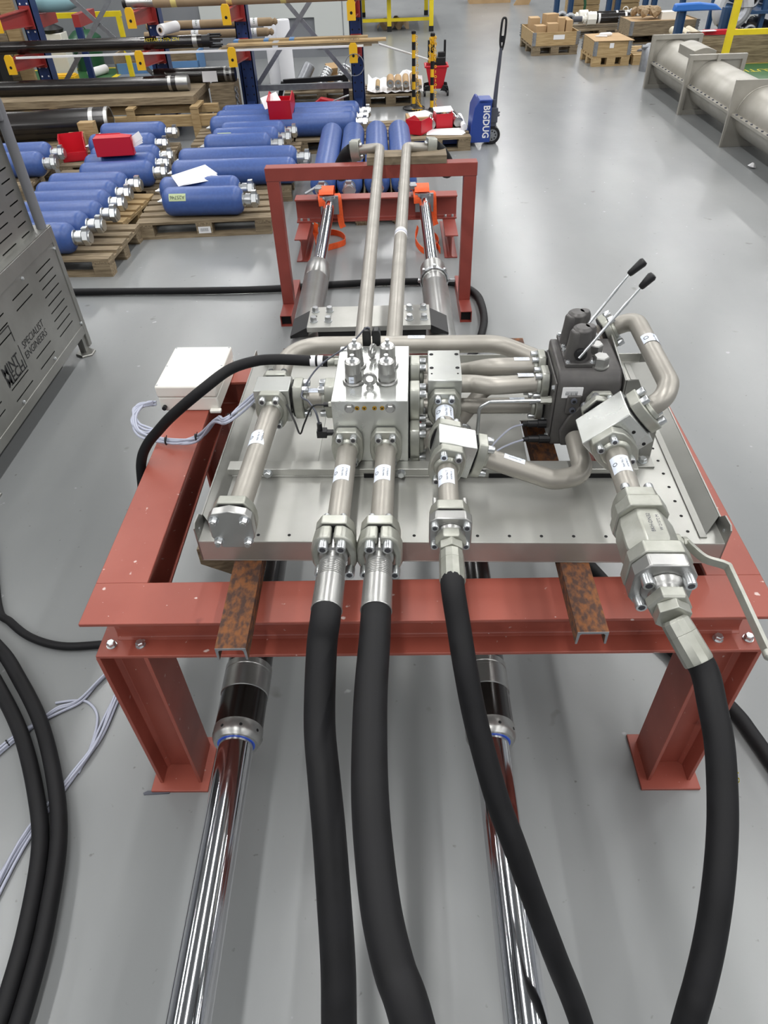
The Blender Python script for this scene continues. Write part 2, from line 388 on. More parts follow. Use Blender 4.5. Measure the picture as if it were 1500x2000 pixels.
for xc in (TX0+B/2, TX1-B/2-.004):
    for yc in (TY0+B/2, TY1-B/2):
        m = M(); hbeam_z(m, xc, yc, .012, TH-BH); l = obj('leg', m, RED, tb, .0015)
        m = M(); m.box(xc-.097, xc+.097, yc-.1, yc+.1, 0, .012); obj('base_plate', m, RED, l, .002)
        for dx in (-.035, .045): bolt(tb, (xc+dx, yc-.035 if yc < 1.5 else yc+.035, TH-BH+.011), (0, 0, 1), .0105, .014, 'hex')
tag(obj('packing_shim', M().prism([(0, 0), (.085, .004), (.09, .012), (.01, .014), (-.004, .006)], (-.895, 1.073, 0), (1, 0, 0), (0, 1, 0), (0, 0, .004)), GREYP), 'thin dark shim tucked under the left front foot of the red table', 'shim')
# rusty channels lying on the table beams, tray rests on them
def channel(name, x0, x1, y0, y1, label):
    h = .045; t = .007; w = .075
    m = M(); d = V((x1-x0, y1-y0, 0)); n = V((d.y, -d.x, 0)).normalized()
    pr = [(-w/2, 0), (-w/2, h), (w/2, h), (w/2, 0), (w/2-t*.7, 0), (w/2-t, h-t-.004), (w/2-t-.004, h-t), (-w/2+t+.004, h-t), (-w/2+t, h-t-.004), (-w/2+t*.7, 0)]
    m.prism(pr, (x0, y0, TH), n, (0, 0, 1), d); m.mi = 1
    m.prism(pr, V((x0, y0, TH))-d.normalized()*.001, n, (0, 0, 1), d.normalized()*.001)
    return tag(obj(name, m, [RUST, GALV]), label, 'channel')
channel('steel_channel', -.421, -.43, .996, 2.46, 'rusty brown steel channel under the tray, left of the hoses')
channel('steel_channel', .451, .449, 1.033, 2.5, 'rusty brown steel channel under the tray, right of the hoses')
# ------------------------------------------------------------------ hydraulic cylinders under the table
def cylinder(xf, xr, zc, side):
    yf, yr = -.35, 5.93
    t = thing('hydraulic_cylinder', f'long hydraulic cylinder with chrome rods running under the red table, {side} of the pair', 'cylinder')
    def P(y): return V((xf+(xr-xf)*(y-.375)/(5.98-.375), y, zc))
    d = (P(5)-P(0)).normalized()
    m = M(); m.cyl(P(yf), P(1.09), .0515, n=40); obj('front_rod', m, CHROME, t)
    m = M(); m.lathe(P(1.06), d, [(0, .052), (0, .066), (.004, .069), (.012, .073), (.018, .075), (.05, .075), (.053, .073)], 40, cap=False); g = obj('gland_ring', m, SATIN, t)
    m = M(); m.torus(P(1.063), d, .0545, .004, 32, 6); obj('rod_seal', m, SEALB, g)
    m = M()
    for k in range(8):
        a = 2*pi*k/8+.3; u, w, _ = frame(d); c = P(1.087)+(u*cos(a)+w*sin(a))*.0745; m.cyl(c, c+(u*cos(a)+w*sin(a))*.0012, .005, n=8)
    obj('spanner_hole', m, DARK, g)['kind'] = 'stuff'
    m = M(); m.lathe(P(1.112), d, [(0, .0735), (.114, .0735)], 40); obj('black_barrel', m, BLACKB, t)
    m = M(); m.lathe(P(1.226), d, [(0, .0738), (.002, .076), (.07, .076), (.072, .0745), (.082, .0745), (.084, .076), (.105, .076), (.107, .0735)], 40); obj('steel_band', m, SATIN, t)
    m = M(); m.lathe(P(1.333), d, [(0, .0725), (1.56, .0725)], 40); obj('black_barrel', m, BLACKB, t)
    m = M(); m.lathe(P(2.89), d, [(0, .082), (.01, .084), (1.5 if side == 'left' else 1.35, .084)] + ([(1.503, .082), (1.506, .084), (1.72, .084), (1.73, .079)] if side == 'left' else [(1.36, .08)]), 40); obj('rear_barrel', m, SATIN, t)
    if side == 'right':
        m = M(); m.lathe(P(4.24), d, [(0, .078), (.1, .078), (.102, .08), (.115, .082), (.13, .086), (.30, .086), (.31, .078), (.33, .07)], 40); obj('rear_head', m, SATIN, t)
        m = M(); c = P(4.36)
        m.lathe(c, d, [(0, .088), (.004, .096), (.02, .096), (.024, .088)], 14, cap=False)
        u, w, _ = frame(d)
        for a in range(0, 360, 45): p = c+d*.012+(u*cos(rad(a))+w*sin(rad(a)))*.097; m.lathe(p-d*.014, d, [(0, .011), (.028, .011)], 8)
        m.cyl(c+V((.10, .01, .0)), c+V((.135, .01, .0)), .012, n=10)
        obj('hose_clamp', m, BOLT, t)
    m = M(); m.cyl(P(4.55), P(yr), .046, n=32); obj('rear_rod', m, CHROME, t)
    m = M(); c = P(yr); m.cb((c.x, c.y+.012, c.z-.01), (.15, .022, .145)); e = obj('end_plate', m, GALV, t, .002)
    for sx in (-1, 1): bolt(e, (c.x+sx*.045, c.y, c.z+.047), (0, -1, 0), .008, .01, 'hex')
    return t
cylinder(-.508, -.575, .35, 'left'); cylinder(.257, .213, .35, 'right')
# saddle plate bolted over both cylinders
sd = thing('saddle_bracket', 'thick bright plate with eight bolts bridging the two hydraulic cylinders', 'bracket')
SZ = .50
m = M(); m.box(-.514, .165, 3.45, 3.70, SZ-.03, SZ); obj('top_plate', m, STEEL, sd, .003)
m = M(); m.box(-.455, .14, 3.455, 3.69, SZ-.075, SZ-.030); obj('rubber_pad', m, DARK, sd)
m = M(); m.box(-.455, -.29, 3.40, 3.68, SZ-.105, SZ-.075); m.box(-.06, .14, 3.40, 3.68, SZ-.105, SZ-.075); obj('lower_plate', m, STEELD, sd, .003)
for sx, x in ((-1, -.514), (1, .165)):
    m = M(); m.prism([(0, 0), (.10, -.05), (.10, -.066), (0, -.05)], (x, 3.47, SZ-.01), (sx, 0, 0), (0, 0, 1), (0, .21, 0)); obj('side_gusset', m, BLACK, sd, .002)  # black colour stands in for the shaded opening beside the plate
for gx in (-.48, -.40, .05, .13):
    for gy in (3.52, 3.64): bolt(sd, (gx, gy, SZ), (0, 0, 1), .017, .026, 'hex')
m = M()
for gx in (-.475, -.4, .055, .125): m.cyl((gx, 3.58, SZ), (gx, 3.58, SZ+.0012), .009, n=12)
obj('bolt_hole', m, DARK, sd)['kind'] = 'stuff'
st = thing('cylinder_stand', 'low red steel stand holding up the cylinders beneath the bolted saddle plate', 'stand')
m = M(); m.box(-.62, .31, 3.60, 3.84, .21, .24); m.box(-.17, .0, 3.68, 3.84, .24, .31); obj('crossbar', m, REDD, st, .002)
for x in (-.5, .2):
    m = M(); m.box(x-.05, x+.05, 3.62, 3.82, .0, .21); obj('leg', m, REDD, st, .002)
for x in (-.548, .232):
    m = M(); m.box(x-.05, x+.05, 3.64, 3.80, .24, .272); obj('cradle', m, REDD, st, .002)

# rear red H-beam anchor carrying the rod ends
an = thing('anchor_frame', 'red H-beam on two short feet behind the rods, orange straps over it', 'frame')
m = M(); hbeam_x(m, -.87, .49, 6.05, .375, .13, .189, .012, .009); obj('cross_beam', m, REDD, an, .002)
for x in (-.80, .425):
    m = M(); hbeam_x(m, 5.61, 6.45, x, .186, .105, .186, .010, .008, axis='y'); obj('foot', m, REDD, an, .002)
    for dx in (-.03, .03): bolt(an, (x+dx, 6.01, .198), (0, 0, 1), .01, .016, 'hex')
# upright red gantry frame of square tube
gf = thing('pipe_support_frame', 'tall red square tube frame standing astride the cylinders, grey pipes resting over it', 'frame')
m = M(); m.box(-.845, .50, 4.65, 4.735, .905, .985); obj('crossbar', m, REDD, gf, .003)
for x in (-.802, .457):
    m = M(); m.box(x-.04, x+.04, 4.652, 4.732, .08, .905); obj('post', m, REDD, gf, .003)
    m = M(); w = .04; t_ = .005
    sq = [(-w, 0), (w, 0), (w, .08), (-w, .08)]
    y0, y1 = 4.465, 5.07
    for a in ((x-w, x+w, 0, t_), (x-w, x+w, .08-t_, .08), (x-w, x-w+t_, t_, .08-t_), (x+w-t_, x+w, t_, .08-t_)): m.box(a[0], a[1], y0, y1, a[2], a[3])
    m.mi = 1; m.box(x-w+t_, x+w-t_, y0+.03, y1-.03, t_, .08-t_); obj('foot', m, [REDD, DARK], gf)
tag(obj('timber_block', M().box(-.195, .305, 4.648, 4.80, .985, 1.032), WOODG), 'grey timber offcut packed under the two pipes on the red frame', 'timber')

# ------------------------------------------------------------------ hydraulic valve unit (local frame, see root)
UO, UA = V((0, 1.3, 0)), rad(-1.6)
hu = thing('hydraulic_valve_unit', 'steel drip tray with manifold block, pipework and lever valve on the red table', 'hydraulic unit', UO, UA)
ZT = .985
X0, X1, Y0, Y1 = -.548, .824, -.025, .90
CUT = (.36, .635, .285, .53)
m = M(); m.sheet([X0, CUT[0], CUT[1], X1], [Y0, CUT[2], CUT[3], Y1], [CUT], lambda a, b, t: (a, b, ZT-t), .004)
m.box(X0, X1, Y0, Y0+.004, ZT-.07, ZT-.003); m.box(X0, X1, Y1-.004, Y1, ZT-.07, ZT+.03)
m.box(X0, X1, Y0, Y0+.03, ZT-.0728, ZT-.0695); m.box(X0, X1, Y1-.03, Y1, ZT-.0728, ZT-.0695)
dt = obj('drip_tray', m, STEEL, hu, .0012)
for sx, x in ((1, X0), (-1, X1)):
    L_ = Y1-Y0; pr = [(0, -.07), (L_, -.07), (L_, .055), (L_-.05, .055), (L_-.065, .038), (.07, .03), (.05, .052), (.012, .055), (0, .045)]
    m = M(); m.prism(pr, (x, Y0, ZT), (0, 1, 0), (0, 0, 1), (sx*.004, 0, 0))
    m.add([(x+sx*.004, Y0+.075, ZT+.028), (x+sx*.004, Y1-.07, ZT+.035), (x+sx*.045, Y1-.02, ZT+.002), (x+sx*.045, Y0+.03, ZT+.002)], [(0, 1, 2, 3)])
    m.box(min(x+sx*.044, x+sx*.062), max(x+sx*.044, x+sx*.062), Y0+.02, Y1-.02, ZT, ZT+.004)
    obj('side_wall', m, STEELD, dt)
    m = M()
    for yy in (Y0+.028, Y0+.17, Y0+.45): m.cyl((x-sx*.001, yy, ZT+.02), (x+sx*.006, yy, ZT+.02), .0045, n=10)
    obj('wall_fastener', m, BOLT, dt)
m = M()
for k in range(15): m.cyl((X0+.16+k*.083, Y0+.025, ZT), (X0+.16+k*.083, Y0+.025, ZT+.0006), .0045, n=10)
for k in range(7): m.cyl((X1-.085, Y0+.045+k*.06, ZT), (X1-.085, Y0+.045+k*.06, ZT+.0006), .0045, n=10)
obj('drain_hole', m, DARK, dt)['kind'] = 'stuff'
m = M(); m.box(X0+.03, .66, .243, .283, ZT+.006, ZT+.03); m.box(X0+.03, .66, .243, .249, ZT, ZT+.006); m.box(-.26, .06, .285, .6, ZT, ZT+.016)
fr = obj('mounting_rail', m, STEEL, hu, .002)
m = M()
for a, b in ((-.12, -.03), (.1, .17), (.24, .33), (.36, .60)): m.box(a, b, .2405, .246, ZT, ZT+.014)
obj('rail_slot', m, DARK, fr)
for x in (-.012, -.40, .12): bolt(fr, (x, .243, ZT+.017), (0, -1, 0), .010, .012, 'hex')
m = M(); m.box(X0+.03, .70, .61, .66, ZT, ZT+.02); obj('mounting_rail', m, STEEL, hu, .002)

# manifold block
BX0, BX1, BY0, BY1, BZ0, BZ1 = -.202, .009, .283, .590, 1.013, 1.219
m = M(); m.box(BX0, BX1, BY0, BY1, BZ0, BZ1); mb = obj('manifold_block', m, ZINC, hu, .002)
m = M(); m.box(BX0-.006, BX1+.008, BY0-.004, BY1+.01, ZT+.016, BZ0); obj('block_base', m, STEEL, hu, .001)
for cx in (-.146, -.052):
    for cy in (.385, .472):
        m = M(); m.torus((cx, cy, BZ1+.004), (0, 0, 1), .027, .0042, 24, 6); m.lathe((cx, cy, BZ1), (0, 0, 1), [(0, .0245), (.032, .0245), (.036, .0225)], 6, .3)
        m.lathe((cx, cy, BZ1+.032), (0, 0, 1), [(0, .0225), (.032, .0225), (.036, .018)], 24)
        ct = obj('cartridge_valve', m, SATIN, hu)
        m = M(); m.lathe((cx, cy, BZ1+.066), (0, 0, 1), [(0, .008), (.007, .008), (.007, .0045), (.016, .0045)], 6); m.lathe((cx, cy, BZ1+.079), (0, 0, 1), [(0, .006), (.006, .006)], 10)
        obj('adjuster', m, BOLT, ct)
m = M(); m.quad((-.157, .3625, BZ1+.008), (-.139, .3625, BZ1+.008), (-.139, .3625, BZ1+.028), (-.157, .3625, BZ1+.028)); m.mi = 1; m.text('Set', .007, lambda x, y: (-.148+x, .3622, BZ1+.018+y)); obj('valve_sticker', m, [LABEL, INK], hu)
for cy, tilt in ((.352, 0), (.512, 1.1)):
    m = M(); m.lathe((-.098, cy, BZ1), (0, 0, 1), [(0, .011), (.004, .011), (.006, .007), (.016, .006)], 16); m.torus((-.098, cy, BZ1+.028), (sin(tilt), -cos(tilt), 0), .0155, .0055, 24, 8); obj('eye_bolt', m, SATIN, hu)
for x in (-.152, -.040): m = M(); m.lathe((x, BY0, 1.197), (0, -1, 0), [(0, .0125), (.007, .0125), (.009, .0105)], 6); m.lathe((x, BY0, 1.197), (0, -1, 0), [(0, .015), (.002, .015)], 18); obj('port_plug', m, SATIN, mb)
for x in (-.131, -.111, -.083, -.062): m = M(); m.lathe((x, BY0, 1.197), (0, -1, 0), [(0, .0065), (.0015, .0065), (.0025, .005)], 14); m.mi = 1; m.lathe((x, BY0-.0026, 1.197), (0, -1, 0), [(0, .0025), (.0005, .0025)], 8); obj('brass_plug', m, [BRASS, DARK], mb)

def flange(c, ax, up, w=.088, h=.112, t=.03, side=1, sb=(.0195, .041), br=.0104, bolts=True, name='pipe_flange', mt=None):
    """SAE clamp flange: plate centred at c (back face), thickness along ax, four bolts showing on the ax side"""
    c, ax, up = V(c), V(ax).normalized(), V(up).normalized(); s = up.cross(ax)
    pr = [(-.30*w, -.5*h), (.30*w, -.5*h), (.46*w, -.30*h), (.5*w, -.1*h), (.5*w, .1*h), (.46*w, .30*h), (.30*w, .5*h), (-.30*w, .5*h), (-.46*w, .30*h), (-.5*w, .1*h), (-.5*w, -.1*h), (-.46*w, -.30*h)]
    m = M(); m.prism(pr, c+ax*.004, s, up, ax*(t-.004)); m.lathe(c+ax*t, ax, [(0, .036*w/.088), (.004, .034*w/.088), (.012, .0305*w/.088)], 28)
    f = obj(name, m, mt or FLANGE, hu, .003)
    m = M(); m.prism([(a*.9, b*.9) for a, b in pr], c, s, up, ax*.0045); obj('gap_shade', m, DARK, f)  # near-black filler colours in the shade of the gap behind the flange
    if bolts:
        for a in (-1, 1):
            for b in (-1, 1): bolt(f, c+s*sb[0]*a+up*sb[1]*b+ax*t, ax, br, .018)
    return f
def label(parent, p, d, r, ang, half, length, no='Item No: 18', sub='W3479611S'):
    """paper sticker wrapped on a pipe: reads along the pipe"""
    u, w, d = V((0, 0, 1)), None, V(d).normalized(); u = (u-d*u.dot(d)).normalized(); w = d.cross(u); p = V(p)
    def at(x, y, e=.0006):
        a = ang-y/r; return p+d*x+(u*cos(a)+w*sin(a))*(r+e)
    m = M(); n = 10
    vs = []; fs = []
    for i in range(n+1):
        y = (i/n-.5)*2*half*r
        vs += [at(-length/2, y), at(length/2, y)]
    for i in range(n): fs.append((2*i, 2*i+1, 2*i+3, 2*i+2))
    m.add(vs, fs); m.mi = 1
    H_ = half*r*2; fsz = H_*.17
    m.text('O', H_*.36, lambda x, y: at(x, y+H_*.27, .001)); m.text('fluid power', fsz*.7, lambda x, y: at(x, y+H_*.07, .001)) if 0 else None
    m.text(no, fsz, lambda x, y: at(x, y-H_*.10, .001)); m.text(sub, fsz*.8, lambda x, y: at(x, y-H_*.33, .001))
    return obj('pipe_label', m, [LABEL, INK], parent, ang=80)
def pipe(pts, r, R=.07, name='pipe', mt=None, n=24):
    m = M(); m.tube(fillet(pts, R, 8), r, n); return obj(name, m, mt or PIPE, hu)
# two front pipes from the block to the big hoses
ZP = 1.08
for x in (-.163, -.054):
    flange((x, BY0, ZP), (0, -1, 0), (0, 0, 1), .09, .115, .03)
    p = pipe([(x, BY0-.03, ZP), (x, -.09, ZP)], .0285)
    label(p, (x, .115, ZP), (0, 1, 0), .0285, -.2, .85, .062, 'Item No: 6')
    flange((x, -.122, ZP), (0, 1, 0), (0, 0, 1), .098, .12, .034, bolts=False)
    for a in (-1, 1): bolt(hu, (x+a*.02, -.088, ZP+.045), (0, 1, 0), .009, .012)
# left branch: stub, elbow block, long capped pipe, rear header
ZL = 1.13; XL = -.392; YL = .44
flange((BX0, YL, ZL), (-1, 0, 0), (0, 0, 1), .085, .11, .036)
p = pipe([(BX0-.035, YL, ZL), (-.305, YL, ZL)], .0285); label(p, (-.268, YL, ZL), (1, 0, 0), .0285, -.55, .95, .042, 'Item No: 12')
flange((-.335, YL, ZL), (1, 0, 0), (0, 0, 1), .088, .112, .032)
m = M(); m.box(XL-.052, XL+.052, YL-.042, YL+.04, ZL-.055, ZL+.052); eb = obj('elbow_block', m, ZINC, hu, .002)
m = M()
for q in ((XL+.0525, YL-.028, ZL+.03), (XL+.0525, YL-.028, ZL-.03)): m.cyl(q, V(q)+V((.0008, 0, 0)), .004, n=10)
obj('tapped_hole', m, DARK, eb)
flange((XL, YL-.042, ZL), (0, -1, 0), (0, 0, 1), .092, .115, .028)
p = pipe([(XL, YL-.07, ZL), (XL-.012, -.075, ZL)], .0295, n=28); label(p, (XL-.006, .205, ZL), (0, 1, 0), .0295, -.15, .85, .06, 'Item No: 4')
xe = XL-.014
flange((xe, -.105, ZL), (0, 1, 0), (0, 0, 1), .105, .115, .032, bolts=False)
m = M(); w, h = .105, .118; pr = [(-.30*w, -.5*h), (.30*w, -.5*h), (.5*w, -.2*h), (.5*w, .3*h), (.38*w, .42*h), (0, .5*h), (-.38*w, .42*h), (-.5*w, .3*h), (-.5*w, -.2*h)]
m.prism(pr, (xe, -.109, ZL), (1, 0, 0), (0, 0, 1), (0, -.025, 0)); bf = obj('blind_flange', m, SATIN, hu, .002)
for a in (-1, 1):
    for b in (-1, 1):
        bolt(bf, (xe+a*.036, -.134, ZL+b*.034), (0, -1, 0), .009, .014, 'hex', 'nut')
        m = M(); m.cyl((xe+a*.036, -.146, ZL+b*.034), (xe+a*.036, -.154, ZL+b*.034), .0055, n=12); obj('stud', m, SATIN, bf)
flange((XL, YL+.04, ZL), (0, 1, 0), (0, 0, 1), .098, .112, .03)
p = pipe([(XL, YL+.07, ZL), (XL, .745, 1.14), (.30, .745, 1.14), (.46, .60, 1.14)], .0285, .12, 'header_pipe')
label(p, (.03, .745, 1.14), (1, 0, 0), .0285, -.35, .7, .055, 'Item No: 9')
# right face of the block: clamp flanges and branch blocks
for (y, z) in ((.525, 1.15), (.405, 1.135), (.335, 1.045)):
    flange((BX1, y, z), (1, 0, 0), (0, 0, 1), .088, .118, .032)
m = M(); m.box(.065, .163, .42, .596, 1.055, 1.2); b1 = obj('branch_block', m, ZINC, hu, .0025)
m = M()
for a in (.076, .152):
    for b in (.49, .57): m.cyl((a, b, 1.2), (a, b, 1.2008), .0062, n=14)
    m.cyl((a, .457, 1.2), (a, .457, 1.2008), .003, n=10)
obj('tapped_hole', m, DARK, b1)
pipe([(.04, .52, 1.13), (.066, .52, 1.13)], .0285)
X3, Z3 = .113, 1.12
flange((X3, .42, Z3), (0, -1, 0), (0, 0, 1), .098, .112, .032)
p = pipe([(X3, .39, Z3), (X3, .27, Z3)], .028); label(p, (X3, .345, Z3), (0, 1, 0), .028, -.1, 1.1, .058, 'Item No: 17')
# rolled branch block with the valve return leaving to the right
ra = rad(-13); ux, uz = V((cos(ra), 0, sin(ra))), V((-sin(ra), 0, cos(ra))); c2 = V((X3+.018, .19, Z3))
m = M(); vs = [c2+ux*a*.052+V((0, b*.042, 0))+uz*c*.052 for c in (-1, 1) for b in (-1, 1) for a in (-1, 1)]
m.add(vs, [(0, 2, 3, 1), (4, 5, 7, 6), (0, 1, 5, 4), (2, 6, 7, 3), (0, 4, 6, 2), (1, 3, 7, 5)]); b2 = obj('branch_block', m, ZINC, hu, .0025)
flange((X3, .232, Z3), (0, 1, 0), uz, .092, .112, .028)
flange((X3, .148, Z3), (0, -1, 0), uz, .092, .115, .03)
fc = c2+ux*.053; flange(fc, ux, uz, .085, .112, .03)
pa = c2+ux*.08
p = pipe([pa, V((.40, .145, 1.055)), V((.486, .16, 1.06)), V((.484, .315, 1.072))], .0275, .075, 'return_pipe')
label(p, pa.lerp(V((.40, .145, 1.055)), .42), V((.40, .145, 1.055))-pa, .0275, -.62, .95, .058, 'Item No: 18')
p = pipe([(X3, .12, Z3), (X3, -.065, Z3)], .0255); label(p, (X3, .055, Z3), (0, 1, 0), .0255, -.3, .95, .06, 'Item No: 7')
flange((X3, -.1, Z3), (0, 1, 0), (0, 0, 1), .098, .1, .034, bolts=False)
for a in (-1, 1): m = M(); m.cyl((X3+a*.036, -.07, Z3+.034), (X3+a*.036, -.048, Z3+.034), .0055, n=12); obj('stud', m, SATIN, hu)

# directional valve of cast iron with two levers
VX0, VX1, VY0, VY1, VZ0, VZ1 = .42, .592, .34, .545, 1.03, 1.263
m = M(); pr = [(VY0, VZ0), (VY0, VZ1-.035), (VY0+.018, VZ1-.006), (VY0+.03, VZ1), (VY1, VZ1), (VY1, VZ0)]
m.prism(pr, (VX0, 0, 0), (0, 1, 0), (0, 0, 1), (VX1-VX0, 0, 0)); m.box(VX0+.03, VX1, VY1-.002, .70, VZ0, 1.12); vb = obj('valve_body', m, CASTG, hu, .006)
m = M(); m.prism([(.03, .0), (.075, .0), (.10, .03), (.155, .035), (.16, .10), (.13, .155), (.085, .155), (.04, .10), (.02, .05)], (VX0, VY0, VZ0+.005), (1, 0, 0), (0, 0, 1), (0, -.012, 0)); obj('port_boss', m, CASTG, vb, .004)
m = M(); m.prism([(-.02, -.03), (.02, -.03), (.022, .03), (-.018, .03)], (.467, VY0, 1.17), (1, 0, 0), (0, 0, 1), (0, -.008, 0)); pb = obj('pilot_boss', m, CASTG, vb, .004)
for z in (1.155, 1.185): m = M(); m.lathe((.467, VY0-.008, z), (0, -1, 0), [(0, .009), (.004, .009), (.005, .006)], 14); m.mi = 1; m.lathe((.467, VY0-.0132, z), (0, -1, 0), [(0, .005), (.0004, .005)], 6); obj('pilot_plug', m, [GREYP, DARK], pb)
m = M(); m.box(.434, .488, VY0-.0012, VY0, 1.214, 1.224); m.box(.433, .489, VY0-.0015, VY0-.0003, 1.1905, 1.2225); m.mi = 1
for k in range(14): m.box(.443+k*.0024, .443+k*.0024+random.choice((.0008, .0014)), VY0-.0018, VY0-.0014, 1.199, 1.2075)
m.box(.443, .476, VY0-.0018, VY0-.0014, 1.2095, 1.2105)
o = obj('barcode_sticker', m, [PAPER, INK], hu)
m = M(); m.lathe((.502, .392, VZ1), (0, 0, 1), [(0, .009), (.004, .009), (.005, .006)], 12); obj('brass_cap', m, BOLT, vb)
m = M(); m.box(VX0-.006, VX0, VY0+.006, VY1-.01, VZ0+.01, VZ1-.03); obj('side_cover', m, CASTG, vb, .003)
for y in (.36, .44, .52):
    for z in (1.05, 1.21): bolt(vb, (VX0-.006, y, z), (-1, 0, 0), .006, .006, 'hex')
def lever(cx, cy, tx, tz, gx, gz):
    zb = VZ1
    m = M(); m.box(cx-.04, cx+.04, cy-.042, cy+.042, zb, zb+.012)
    pr = [(0, .036), (.012, .033), (.045, .029), (.07, .028), (.088, .026), (.094, .018)]
    m.lathe((cx, cy, zb+.008), (0, 0, 1), pr, 18); m.lathe((cx+.02, cy+.006, zb+.05), (0, 0, 1), [(0, .02), (.04, .019), (.052, .014)], 14)
    m.lathe((cx-.016, cy-.008, zb+.008), (0, 0, 1), [(0, .025), (.05, .02), (.082, .018), (.088, .014)], 14)
    h = obj('lever_housing', m, CASTG, hu, .002)
    for a in (-1, 1):
        for b in (-1, 1): bolt(h, (cx+a*.033, cy+b*.035, zb+.012), (0, 0, 1), .005, .005, 'hex')
    p0 = V((cx-.003, cy-.028, zb+.036))
    m = M(); m.lathe(p0, (.1, -1, 0), [(0, .017), (.010, .017), (.013, .012)], 18); obj('lever_socket', m, BLACK, h)
    p0 = p0+V((0, -.012, 0)); p1 = V((tx, cy, tz)); p2 = V((gx, cy, gz)); d = (p1-p0).normalized()
    m = M(); m.tube([p0-d*.008, p1-d*.05, p1-d*.045, p1], [.0042, .0042, .003, .003], 10); l = obj('lever', m, BOLT, hu)
    m = M(); m.lathe(p1-d*.004, p2-p1, [(0, .0065), (.004, .0085), ((p2-p1).length-.006, .0125), ((p2-p1).length, .0095)], 16); obj('lever_grip', m, BLACK, l)
lever(.479, .418, .609, 1.474, .634, 1.508); lever(.480, .508, .600, 1.471, .634, 1.508)
for x, y in ((.534, .385), (.531, .455)):
    m = M(); m.lathe((x, y, VZ1), (0, 0, 1), [(0, .024), (.004, .024)], 20); m.lathe((x, y, VZ1+.003), (0, 0, 1), [(0, .0215), (.026, .0215), (.029, .019)], 6, .2); obj('hex_plug', m, SATIN, vb)
# pipes between block and valve
p = pipe([(.40, .52, 1.185), (.255, .52, 1.185), (.17, .60, 1.12), (.041, .60, 1.12)], .0265, .08); label(p, (.342, .52, 1.185), (1, 0, 0), .0265, -.3, .62, .045, 'Item No: 10')
p = pipe([(.40, .437, 1.18), (.25, .437, 1.17), (.20, .475, 1.155), (.16, .475, 1.155)], .0265, .08); label(p, (.345, .437, 1.18), (1, 0, 0), .0265, -.3, .62, .045, 'Item No: 11')
p = pipe([(.40, .478, 1.075), (.04, .478, 1.075)], .024); label(p, (.335, .478, 1.075), (1, 0, 0), .024, -.35, .6, .045, 'Item No: 14')
p = pipe([(.41, .60, 1.08), (.255, .60, 1.07), (.145, .42, 1.04), (.04, .335, 1.04)], .0245, .07)
for (y, z) in ((.52, 1.185), (.437, 1.18), (.478, 1.075), (.60, 1.08)):
    flange((VX0-.006, y, z), (-1, 0, 0), (0, 0, 1), .078, .088 if z > 1.1 else .07, .026, sb=(.018, .032 if z > 1.1 else .025), br=.0078)
m = M(); m.tube(fillet([(.41, .375, 1.16), (.245, .40, 1.14), (.215, .40, 1.12), (.215, .40, .99)], .02, 6), .0052, 10); tl = obj('pilot_tube', m, BOLT, hu)
m = M(); m.lathe((.385, .378, 1.157), (1, -.1, .1), [(0, .0105), (.022, .0105)], 6); m.lathe((.405, .376, 1.159), (1, -.1, .1), [(0, .012), (.02, .012)], 6); obj('tube_nut', m, FLANGE, tl)
m = M(); m.tube(fillet([(.045, .42, 1.04), (.19, .42, 1.045), (.2, .42, .99)], .02, 5), .0052, 10); obj('pilot_tube', m, BOLT, hu)
m = M(); m.cyl((.041, .4, 1.07), (.075, .4, 1.07), .014, n=14); m.mi = 1; m.cyl((.040, .4, 1.07), (.046, .4, 1.07), .0155, n=14); obj('test_point', m, [STEELD, REDCH], hu)
# sensors on valve and block
for y, z in ((.395, 1.066), (.352, 1.042)):
    m = M(); m.tube([(VX0, y, z), (VX0-.03, y, z), (VX0-.031, y, z), (VX0-.06, y, z), (VX0-.061, y, z), (VX0-.075, y-.003, z)], [.0135, .0135, .011, .010, .008, .007], 10); sn = obj('sensor_plug', m, BLACK, hu)
    m = M(); m.tube(spline([(VX0-.07, y-.002, z), (VX0-.11, y-.01, z-.01), (VX0-.16, y-.05, 1.03), (VX0-.2, y-.09, .995)], 6), .0028, 6); obj('sensor_lead', m, CABLE, sn)
m = M(); m.cyl((BX0, .30, 1.104), (BX0-.022, .30, 1.104), .009, n=12); m.box(BX0-.05, BX0-.022, .289, .311, 1.092, 1.114); m.cyl((BX0-.041, .30, 1.112), (BX0-.041, .30, 1.136), .0075, n=10); sn = obj('sensor_plug', m, BLACK, hu)
m = M(); m.tube(spline([(BX0-.041, .30, 1.133), (BX0-.05, .31, 1.17), (BX0-.075, .36, 1.17), (BX0-.10, .40, 1.17), (BX0-.06, .50, 1.20), (-.17, .585, 1.23), (-.125, .62, 1.262), (-.11, .62, 1.262)], 6), .003, 6); obj('sensor_lead', m, GREYP, sn)
m = M(); m.cyl((BX0, .32, 1.185), (BX0-.012, .32, 1.185), .009, n=6); m.mi = 1; m.cyl((BX0-.012, .32, 1.185), (BX0-.026, .32, 1.185), .007, n=10); sn = obj('sensor_plug', m, [FLANGE, BLACK], hu)
m = M(); m.tube(spline([(BX0-.024, .32, 1.185), (BX0-.06, .325, 1.175), (BX0-.085, .31, 1.13), (BX0-.1, .30, 1.10), (BX0-.115, .32, 1.13), (BX0-.14, .36, 1.16)], 6), .0028, 6); obj('sensor_lead', m, BLACK, sn)
for x in (-.122, -.092):
    m = M(); pr = [(-.0125, 0), (.0125, 0), (.0125, .04), (.007, .052), (-.007, .052), (-.0125, .04)]; m.prism(pr, (x, .605, 1.21), (1, 0, 0), (0, 0, 1), (0, .028, 0)); obj('solenoid_connector', m, BLACK, hu, .002)
